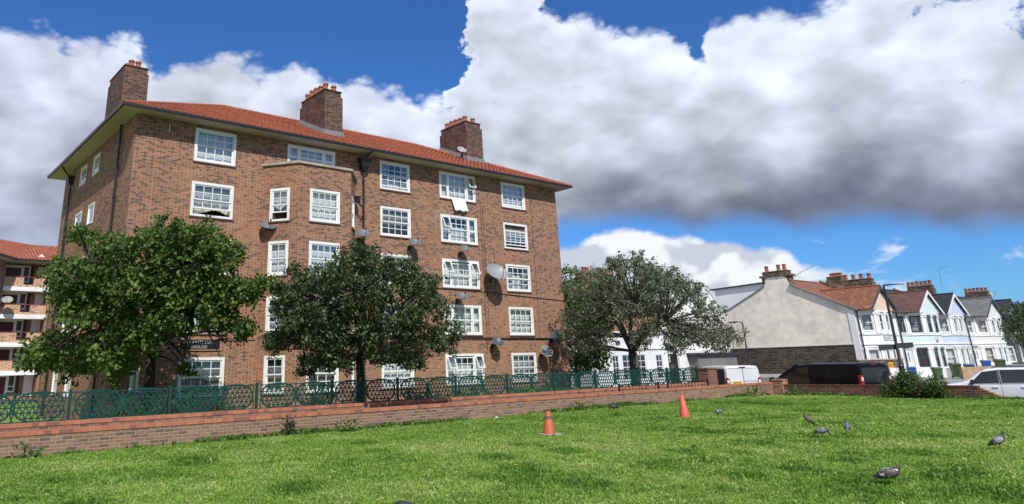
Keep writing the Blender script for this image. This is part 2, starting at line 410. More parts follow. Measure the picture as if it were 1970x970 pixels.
def text_mesh(name, body, size, W, s, z, d, mat, parent, align='CENTER', depth=.004, squash=1.0):
    cu = bpy.data.curves.new(name, 'FONT'); cu.body = body; cu.size = size; cu.align_x = align; cu.extrude = depth; cu.resolution_u = 3
    t = bpy.data.objects.new(name, cu); C.objects.link(t)
    dg = bpy.context.evaluated_depsgraph_get(); me = bpy.data.meshes.new_from_object(t.evaluated_get(dg))
    bpy.data.objects.remove(t); bpy.data.curves.remove(cu)
    for v in me.vertices:
        v.co = Vector(W.pt(s + v.co.x * squash, z + v.co.y, d + v.co.z))
    me.materials.clear(); me.materials.append(M[mat])
    o = bpy.data.objects.new(name, me); C.objects.link(o); o.parent = parent; return o
def settle(root):
    """children were modelled where they stand; keep them there under their root"""
    for ch in root.children: ch.matrix_parent_inverse = Matrix.Translation(-Vector(root.location))

# ------------------------------------------------------------------ the brick block of flats
BX0, BX1, BY0, BY1, GZ = 8.95, 37.6, 32.87, 46.9, -.45
EAV = 13.26
ROWS = [(.56, 2.26), (3.31, 5.02), (6.0, 7.69), (8.69, 10.37), (11.38, 13.06)]
blk = empty('apartment_block', (BX0, BY0, GZ), 'five storey brown brick apartment block with white sash windows and an orange tiled hip roof', 'apartment block')
F = Wall((0, BY0), (0, -1))
colA, colC, colD, colE = (11.79, 13.92), (22.72, 24.87), (27.13, 30.06), (32.36, 34.52)
wins = []   # (frame, s0, s1, z0, z1, settings)
cur = ['net', 'grey_cloth', 'beige_cloth', 'net', 'net']
for r in range(5):
    z = ROWS[r]
    wins.append((F, *colA, *z, dict(nx=4, curtain=['dark_cloth', 'net', 'net', 'beige_cloth', 'net'][r], low=.42 if r == 3 else 0, cover=.9 if r == 3 else 1)))
    wins.append((F, *colC, *z, dict(nx=4, curtain=['net', 'net', 'drapes', 'blind', 'drapes'][r], low=.16 if r == 4 else 0, cover=.93 if r == 4 else 1)))
    wins.append((F, *colD, *z, dict(kind='triple', nx=3, curtain=['drapes', 'net', 'net', 'drapes', 'net'][r], vents=[(0, 1), (), (0, 1), (0,), (1,)][r], up=[.08, 0, .14, 0, 0][r])))
    wins.append((F, *colE, *z, dict(nx=4, curtain=['grey_cloth', 'net', 'drapes', 'blind', 'net'][r], low=[0, 0, 0, .2, .12][r], up=[0, 0, .06, .5, 0][r])))
wins.append((F, 16.8, 19.72, 11.80, 13.06, dict(kind='triple', nx=3, curtain='net')))
wins.append((F, 9.72, 10.10, .9, 2.12, dict(kind='case', nx=1, ny=4, curtain=None)))
bay = [(15.48, BY0), (16.69, 31.34), (19.8, 31.34), (21.05, BY0)]
bw = []
for (a, b) in zip(bay, bay[1:]):
    t = Vector((b[0] - a[0], b[1] - a[1])); L = t.length; t.normalize(); bw.append((Wall(a, (t.y, -t.x)), L))
for r in range(4):
    z = (ROWS[r][0] + .02, ROWS[r][1] + .02)
    wins.append((bw[0][0], .42, 1.5, *z, dict(nx=2, ny=2, curtain=['dark_cloth', 'grey_cloth', 'net', 'net'][r], low=.48 if r == 3 else 0, cover=.62 if r == 3 else 1, bar=.03)))
    wins.append((bw[1][0], .66, 2.43, *z, dict(nx=4 if r else 3, curtain=['dark_cloth', 'net', 'net', 'net'][r])))
    wins.append((bw[2][0], .42, 1.5, *z, dict(nx=2, ny=2, curtain='net', bar=.03)))
Lf = Wall((BX0, BY1), (-1, 0))
for r in range(1, 5):
    z1 = ROWS[r][1] - .16
    for ya, yb in ((41.65, 43.05), (39.0, 40.25)):
        wins.append((Lf, BY1 - yb, BY1 - ya, z1 - 1.1, z1, dict(kind='case', nx=2 if r > 3 else 1, ny=2 if r > 3 else 1, curtain='net', fw=.1)))
for ya, yb in ((42.7, 43.8), (39.8, 40.9)):
    wins.append((Lf, BY1 - yb, BY1 - ya, .62, 1.95, dict(kind='case', nx=2, ny=2, curtain='net', fw=.1)))
wl = MB()
def ops(W): return [(s0, s1, z0, z1) for w, s0, s1, z0, z1, k in wins if w is W]
F.sheet(wl, BX0, BX1, GZ, EAV, ops(F))
Lf.sheet(wl, 0, BY1 - BY0, GZ, EAV, ops(Lf))
Wall((BX1, BY0), (1, 0)).sheet(wl, 0, BY1 - BY0, GZ, EAV, [])
Wall((BX1, BY1), (0, 1)).sheet(wl, 0, BX1 - BX0, GZ, EAV, [])
PZ = 11.62
for W, L in bw: W.sheet(wl, 0, L, GZ, PZ, ops(W))
wl.build('wall', 'block_brick', blk)
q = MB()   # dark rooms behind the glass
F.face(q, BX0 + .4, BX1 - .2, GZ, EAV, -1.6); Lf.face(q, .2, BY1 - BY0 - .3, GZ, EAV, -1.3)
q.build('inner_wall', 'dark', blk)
for W, s0, s1, z0, z1, k in wins: window(blk, W, s0, s1, z0, z1, sill='tile_sill' if W is not Lf else None, **k)
# bay roof with its stone coping
q = MB(); zt = PZ + .13
out = [(15.36, BY0 - .005), (16.64, 31.25), (19.86, 31.25), (21.17, BY0 - .005)]
inn = [(15.9, BY0 - .005), (16.85, 31.66), (19.62, 31.66), (20.62, BY0 - .005)]
for i in range(3):
    a, b, c, d = out[i], out[i + 1], inn[i + 1], inn[i]
    q.hexa([(*a, PZ + .001), (*b, PZ + .001), (*c, PZ + .001), (*d, PZ + .001), (*a, zt), (*b, zt), (*c, zt), (*d, zt)])
q.build('bay_coping', 'stone', blk)
q = MB(); q.poly([(*p, PZ - .12) for p in [(15.5, BY0), (16.7, 31.36), (19.78, 31.36), (21.0, BY0)]]); q.build('bay_roof', 'lead', blk)
# eaves: soffit, fascia, gutter
ex0, ex1, ey0, ey1 = 8.15, 38.4, 32.07, 47.7
q = MB()
for x0, x1, y0, y1 in ((ex0, ex1, ey0, BY0 - .003), (ex0, ex1, BY1 + .003, ey1), (ex0, BX0 - .003, BY0 - .003, BY1 + .003), (BX1 + .003, ex1, BY0 - .003, BY1 + .003)):
    q.box(x0, x1, y0, y1, EAV - .02, EAV + .05)
q.box(BX0 + .01, BX1 - .01, BY0 + .01, BY1 - .01, EAV - .01, EAV + .04)
q.build('soffit', 'cream', blk)
q = MB(); g = .1
for x0, x1, y0, y1 in ((ex0 - g, ex1 + g, ey0 - g, ey0 - .002), (ex0 - g, ex1 + g, ey1 + .002, ey1 + g), (ex0 - g, ex0 - .002, ey0 - .002, ey1 + .002), (ex1 + .002, ex1 + g, ey0 - .002, ey1 + .002)):
    q.box(x0, x1, y0, y1, EAV + .0, EAV + .125)
for i in range(24):      # gutter brackets
    x = ex0 + .6 + i * 1.27; q.box(x, x + .035, ey0 - .1 - .012, ey0 - .05, EAV - .035, EAV + .0)
q.build('gutter', 'black', blk)
# tiled hip roof
RZ, ez = 17.17, EAV + .10
ym = (ey0 + ey1) / 2; run = ym - ey0; rx0, rx1 = ex0 + run, ex1 - run
o0 = .07
c = [(ex0 - o0, ey0 - o0, ez), (ex1 + o0, ey0 - o0, ez), (ex1 + o0, ey1 + o0, ez), (ex0 - o0, ey1 + o0, ez)]
r0, r1 = (rx0, ym, RZ), (rx1, ym, RZ)
def tiled(mb, a, b, tr, tl, du=.33, dv=.40, hgt=.045):
    """a roof slope a-b (eave) to tl-tr (ridge) laid with rolled tiles in lapping rows"""
    a, b, tr, tl = map(Vector, (a, b, tr, tl)); e = (b - a).normalized(); L = (b - a).length
    up = tl - a; up = up - e * up.dot(e); Hh = up.length; up.normalize(); nn = e.cross(up)
    ul1 = (tl - a).dot(e); ur1 = (tr - a).dot(e); rows = int(Hh / dv) + 1; shp = (0, .55, .9, 1, .9, .55, 0, -.12)
    for r in range(rows):
        v0, v1 = r * dv, min(Hh, (r + 1) * dv + .0)
        if v1 - v0 < .02: continue
        lo = (ul1 * v0 / Hh, ul1 * v1 / Hh); hi = (L + (ur1 - L) * v0 / Hh, L + (ur1 - L) * v1 / Hh); k0, k1 = int(lo[0] / du) - 1, int(hi[0] / du) + 2
        us = [(k + s / 8) * du for k in range(k0, k1) for s in range(8)]; hs_ = [shp[s] for k in range(k0, k1) for s in range(8)]; vs = []; jit = rng.uniform(-.006, .006)
        for (v, lift, w) in ((v0, .0, 0), (v0, .035, 0), (v1, .004, 1)):
            for u, h in zip(us, hs_): uu = min(max(u, lo[w]), hi[w]); vs.append(a + e * uu + up * v + nn * (lift + hgt * .5 * (h + .12) * (1 if lift or w else 0) + jit))
        n = len(us); fs = []
        for j in range(2):
            for i in range(n - 1):
                if us[i + 1] <= min(lo) or us[i] >= max(hi): continue
                fs.append((j * n + i, j * n + i + 1, (j + 1) * n + i + 1, (j + 1) * n + i))
        mb.add(vs, fs)
q = MB(); tiled(q, c[0], c[1], r1, r0); tiled(q, c[3], c[0], r0, r0); q.poly([c[1], c[2], r1]); q.quad(c[2], c[3], r0, r1)
roof = q.build('roof', 'roof_orange', blk)
q = MB()
def ridge(a, b, rad=.11, step=.42):
    a, b = Vector(a), Vector(b); n = max(2, int((b - a).length / step))
    for i in range(n):
        p, r_ = a.lerp(b, i / n), a.lerp(b, (i + 1.04) / n); q.tube([p, r_], [rad * 1.06, rad * .94], 8)
ridge(r0, r1); [ridge(c[i], r, ) for i, r in ((0, r0), (1, r1), (2, r1), (3, r0))]
q.build('ridge_tiles', plain('ridge tile', (.36, .10, .055), .8, var=.3, scale=2, dirt=((.12, .06, .04), .5)), roof, smooth=40)
def chimney(x0, x1, y0, y1, zt, pots, zb, brick='chimney_brick', pot=.48, parent=None, flash=None):
    q = MB(); q.box(x0, x1, y0, y1, zb, zt - .42); q.box(x0 + .05, x1 - .05, y0 + .12, y1 - .12, zt - .42, zt - .05)
    q.box(x0 + .01, x1 - .01, y0 + .06, y1 - .06, zt - .05, zt)
    o = q.build('chimney', brick, parent)
    q = MB(); q.box(x0 + .1, x1 - .1, y0 + .2, y1 - .2, zt - .002, zt + .06); q.build('flaunching', 'stone', o)
    for px_, py_ in pots:
        r_ = .165 if pot < .5 else .21; q = MB(); h = pot * rng.uniform(.9, 1.1)
        q.lathe([(r_ * 1.15, 0), (r_ * 1.15, .06), (r_, .09), (r_ * .86, h - .14), (r_ * 1.08, h - .12), (r_ * 1.08, h - .03), (r_ * .95, h), (r_ * .75, h), (r_ * .75, h - .2)], (px_, py_, zt + .02), 14)
        q.build('chimney_pot', 'terracotta', o, smooth=40)
    if flash:
        q = MB(); q.hexa([(x0 - .12, y0 - .12, flash(y0 - .12) + .03), (x1 + .12, y0 - .12, flash(y0 - .12) + .03), (x1 + .12, y1, flash(y1) + .03), (x0 - .12, y1, flash(y1) + .03),
                          (x0 - .03, y0 - .03, flash(y0) + .32), (x1 + .03, y0 - .03, flash(y0) + .32), (x1 + .03, y1, flash(y1) + .30), (x0 - .03, y1, flash(y1) + .30)])
        q.build('flashing', 'lead', o)
    return o
fr = lambda y: ez + (RZ - ez) * min(1, (y - ey0) / run)
chimney(20.25, 21.5, 35.0, 38.1, 17.74, [(20.55, 35.45), (20.55, 36.0), (20.55, 36.55), (20.55, 37.1), (20.55, 37.65), (21.15, 35.5)], 14.3, parent=blk, flash=fr)
chimney(32.4, 33.95, 36.06, 39.0, 18.3, [(32.75, 36.5), (32.75, 37.0), (32.75, 37.5), (32.75, 38.0), (32.75, 38.5), (33.5, 36.5), (33.5, 37.2)], 14.9, parent=blk, flash=fr)
chimney(10.0, 11.4, 40.2, 43.5, 18.72, [(10.5, 40.75), (10.5, 41.4), (10.5, 42.0), (10.9, 40.8)], 14.0, parent=blk)
# rainwater pipes
q = MB()
q.tube([(21.52, BY0 - .13, 12.45), (21.52, BY0 - .13, GZ)], .055, 8)
q.hexa([(21.3, BY0 - .36, 12.42), (21.74, BY0 - .36, 12.42), (21.74, BY0 - .03, 12.42), (21.3, BY0 - .03, 12.42), (21.18, BY0 - .44, 12.86), (21.86, BY0 - .44, 12.86), (21.86, BY0 - .03, 12.86), (21.18, BY0 - .03, 12.86)])
q.box(21.12, 21.92, BY0 - .49, BY0 - .03, 12.83, 12.9)
q.hexa([(21.4, BY0 - .26, 12.2), (21.64, BY0 - .26, 12.2), (21.64, BY0 - .03, 12.2), (21.4, BY0 - .03, 12.2), (21.3, BY0 - .36, 12.42), (21.74, BY0 - .36, 12.42), (21.74, BY0 - .03, 12.42), (21.3, BY0 - .03, 12.42)])
q.tube([(21.52, BY0 - .3, 12.85), (21.52, BY0 - .45, 13.05), (21.75, ey0 - .05, EAV + .02)], .05, 8)
q.tube([(21.52, BY0 - .13, 9.85), (21.2, BY0 - .5, 10.0), (20.95, BY0 - .42, 10.35)], .04, 8)
q.hexa([(20.78, BY0 - .55, 10.3), (21.0, BY0 - .55, 10.3), (21.0, BY0 - .3, 10.3), (20.78, BY0 - .3, 10.3), (20.72, BY0 - .6, 10.6), (21.04, BY0 - .6, 10.6), (21.04, BY0 - .25, 10.6), (20.72, BY0 - .25, 10.6)])
for z in (1.5, 4.2, 6.9, 9.4, 11.6): q.tube([(21.52, BY0 - .13, z), (21.52, BY0 - .13, z + .12)], .075, 8)
q.build('downpipe', 'black', blk, smooth=40)
for y, hop in ((34.95, 0), (44.8, 1)):
    q = MB(); x = BX0 - .12
    q.tube([(x, y, EAV - .02 if not hop else 12.5), (x, y, GZ)], .06, 8)
    for z in (1.5, 4.2, 6.9, 9.6): q.tube([(x, y, z), (x, y, z + .14)], .085, 8)
    if hop:
        q.hexa([(x - .15, y - .14, 12.35), (x + .1, y - .14, 12.35), (x + .1, y + .14, 12.35), (x - .15, y + .14, 12.35), (x - .25, y - .26, 12.82), (x + .1, y - .26, 12.82), (x + .1, y + .26, 12.82), (x - .25, y + .26, 12.82)])
        q.tube([(x - .1, y, 12.8), (x - .3, y, 13.0), (ex0, y - .4, EAV + .02)], .05, 8)
    q.build('downpipe', 'black', blk, smooth=40)
# cables pinned to the front, and the fine vertical movement joints
q = MB()
def sag(pts, rad=.014):
    q.tube(pts, rad, 5)
y = BY0 - .022
sag([(25.5, y, 5.93), (30.4, y, 5.86), (30.9, y - .02, 5.84), (37.58, y, 5.55)], .02)
sag([(21.6, y, 3.22), (26, y, 3.18), (30.9, y, 3.14), (37.58, y, 3.12)], .026); sag([(21.6, y, 3.10), (30.9, y, 3.05), (37.58, y, 3.06)], .018)
sag([(11.0, y, 2.9), (15.4, y, 3.02)], .016)
for x, z0, z1 in ((30.42, 2.4, 11.3), (30.62, 3.1, 11.2), (31.35, 5.9, 8.6), (35.0, 3.1, 12.6), (14.85, 2.2, 5.0), (28.1, 3.2, 6.5)):
    sag([(x, y, z0), (x + rng.uniform(-.05, .05), y, (z0 + z1) / 2), (x + rng.uniform(-.03, .03), y, z1)], .011)
for x, z in ((30.5, 5.75), (30.45, 2.95), (30.7, 2.45)):
    q.tube([(x + .14 * math.cos(t), y - .01, z + .14 * math.sin(t)) for t in np.linspace(0, 6.6, 16)], .012, 5)
q.build('cable', 'black', blk)
q = MB(); q.box(9.93, 9.955, BY0 - .006, BY0 - .002, GZ, EAV - .03); q.box(15.1, 15.12, BY0 - .006, BY0 - .002, GZ, EAV - .03)
q.build('movement_joint', plain('joint sealant', (.42, .2, .1), .8), blk)
q = MB(); q.tube([(10.5, BY0 - .05, 12.95), (10.5, BY0 - .05, 12.6)], .02, 6); q.build('vent_pipe', 'white', blk)
settle(blk)
# the name board
M['sign_white'] = plain('weathered sign lettering', (.42, .42, .40), .6)
sg = MB(); F.box(sg, 11.76, 13.62, 2.60, 3.03, .002, .05)
so = sg.build('name_sign', plain('black sign enamel', (.012, .012, .014), .35)); tag(so, 'black name board with white capitals above a ground floor window of the brick block', 'sign')
text_mesh('lettering', 'GRANTHAM', .205, F, 12.62, 2.845, .053, 'sign_white', so, squash=1.22); text_mesh('lettering', 'HOUSE', .185, F, 12.66, 2.645, .053, 'sign_white', so, squash=1.25)
q = MB(); F.box(q, 11.68, 13.70, 3.033, 3.09, .002, .06); F.box(q, 11.68, 13.70, 2.545, 2.597, .002, .06); F.box(q, 11.68, 11.757, 2.597, 3.033, .002, .06); F.box(q, 13.623, 13.70, 2.597, 3.033, .002, .06)
q.build('surround', plain('sign surround', (.36, .19, .11), .85, var=.15), so)

# ------------------------------------------------------------------ satellite dishes
def dish(loc, D, off, az, el, mat, label, words=None, lean=0, arm=.55, squash=.9):
    """loc: fixing on the wall; off: the dish centre from there; az from the wall's outward -Y towards -X, el upwards"""
    root = empty('satellite_dish', loc, label, 'satellite dish', group='satellite dishes on the brick block')
    a = Vector((-math.sin(az) * math.cos(el), -math.cos(az) * math.cos(el), math.sin(el)))
    h = Vector((-a.y, a.x, 0)).normalized(); u = a.cross(h) * -1
    if u.z < 0: u = -u
    c0 = Vector(off); rr = D / 2
    mb = MB(); n = 32; rings = (0, .35, .65, .88, .97, 1.0)
    P = lambda rad, t, dd: c0 + h * (rad * rr * math.cos(t)) + u * (rad * rr * squash * math.sin(t)) + a * dd
    front = [(r_, .16 * D * r_ * r_ - .08 * D) for r_ in rings] + [(1.02, .075 * D), (.99, .06 * D)]
    back = [(r_, .16 * D * r_ * r_ - .08 * D - .02) for r_ in rings[::-1]]
    prof = front + back; vs = [P(r_, 2 * math.pi * j / n, dd) for r_, dd in prof for j in range(n)]; k = len(prof)
    fs = [(i * n + j, i * n + (j + 1) % n, (i + 1) * n + (j + 1) % n, (i + 1) * n + j) for i in range(k - 1) for j in range(n)]
    mb.add(vs, fs); d = mb.build('reflector', mat, root, smooth=45)
    f_ = c0 + a * (arm * D) - u * (rr * .55)
    mb = MB(); mb.tube([c0 - u * (rr * squash * .98) - a * .0, c0 - u * (rr * .95) + a * (arm * D * .4), f_], .018, 6); mb.build('arm', 'black', root)
    ln = MB(); dirv = (c0 - f_).normalized(); ln.tube([f_ - dirv * .06, f_ + dirv * .07], [.035, .045], 8); ln.build('receiver', 'black', root)
    mb = MB(); bk = c0 - a * (.09 * D + .02)
    mb.tube([bk, bk - a * .06, Vector((bk.x * .4, -.16, bk.z * .3 - .02)), Vector((0, -.03, 0))], .024, 8); mb.box(-.09, .09, -.03, .0, -.12, .12); mb.build('bracket', 'black', root)
    if words:
        cu = bpy.data.curves.new('t', 'FONT'); cu.body = words; cu.size = D * .105; cu.align_x = 'CENTER'; cu.extrude = .002
        t = bpy.data.objects.new('t', cu); C.objects.link(t); dg = bpy.context.evaluated_depsgraph_get(); me = bpy.data.meshes.new_from_object(t.evaluated_get(dg))
        bpy.data.objects.remove(t)
        for v in me.vertices:
            x_, y_ = v.co.x, v.co.y + rr * squash * .38; rad = math.hypot(x_ / rr, y_ / (rr * squash))
            v.co = c0 + h * x_ + u * y_ + a * (.16 * D * rad * rad - .08 * D + .008)
        me.materials.clear(); me.materials.append(M['white']); o = bpy.data.objects.new('lettering', me); C.objects.link(o); o.parent = d
    return root
M['dish_grey'] = plain('grey dish paint', (.125, .132, .14), .55, var=.08)
M['dish_pale'] = plain('pale dish paint', (.30, .305, .295), .55, var=.08)
M['dish_blue'] = plain('slate blue dish paint', (.06, .08, .105), .45, var=.08)
M['dish_light'] = plain('light grey dish paint', (.235, .25, .275), .5, var=.05)
AZ, EL = R(12), R(36)
dish((15.6, BY0 - .0, 8.2), .84, (0.04, -.45, .28), AZ, R(50), 'dish_grey', 'grey dish below the half open window on the slanted side of the bay')
dish((21.3, BY0 - .0, 8.3), .86, (-.15, -.6, .24), AZ, R(48), 'dish_grey', 'grey dish in front of the long black downpipe beside the bay')
dish((24.75, BY0, 8.1), .76, (0, -.5, .26), AZ, R(48), 'dish_grey', 'grey dish just above the crown of the dark tree below a four pane window')
dish((28.55, BY0, 8.0), .74, (0, -.5, .28), AZ, R(48), 'dish_grey', 'grey dish under the triple window two floors below the towel')
dish((28.15, BY0, 5.2), .72, (0, -.5, .28), AZ, R(48), 'dish_grey', 'grey dish between the two lower triple windows half hidden by a tree')
dish((30.95, BY0, 6.55), 1.42, (-.12, -.75, .42), AZ, R(38), 'dish_light', 'very large pale grey dish with white lettering, the biggest on the brick block', words='TECHNOMATE')
dish((30.8, BY0, 2.62), .76, (0, -.5, .27), AZ, R(46), 'dish_blue', 'small slate grey dish under the black cables above the ground floor windows')
dish((36.0, BY0, 2.95), 1.0, (-.08, -.65, .26), AZ, R(28), 'dish_blue', 'dark blue grey dish with white lettering near the far corner of the brick block', words='TECHNOMATE')
dish((34.95, BY0, 2.08), .86, (-.05, -.55, .22), AZ, R(26), 'dish_pale', 'whitish dish lowest on the brick block beside a ground floor window')
dish((31.9, 36.06, 15.55), .70, (-.3, -.35, .3), AZ, R(36), 'dish_pale', 'weathered pale dish fixed to a brick chimney above the orange roof')
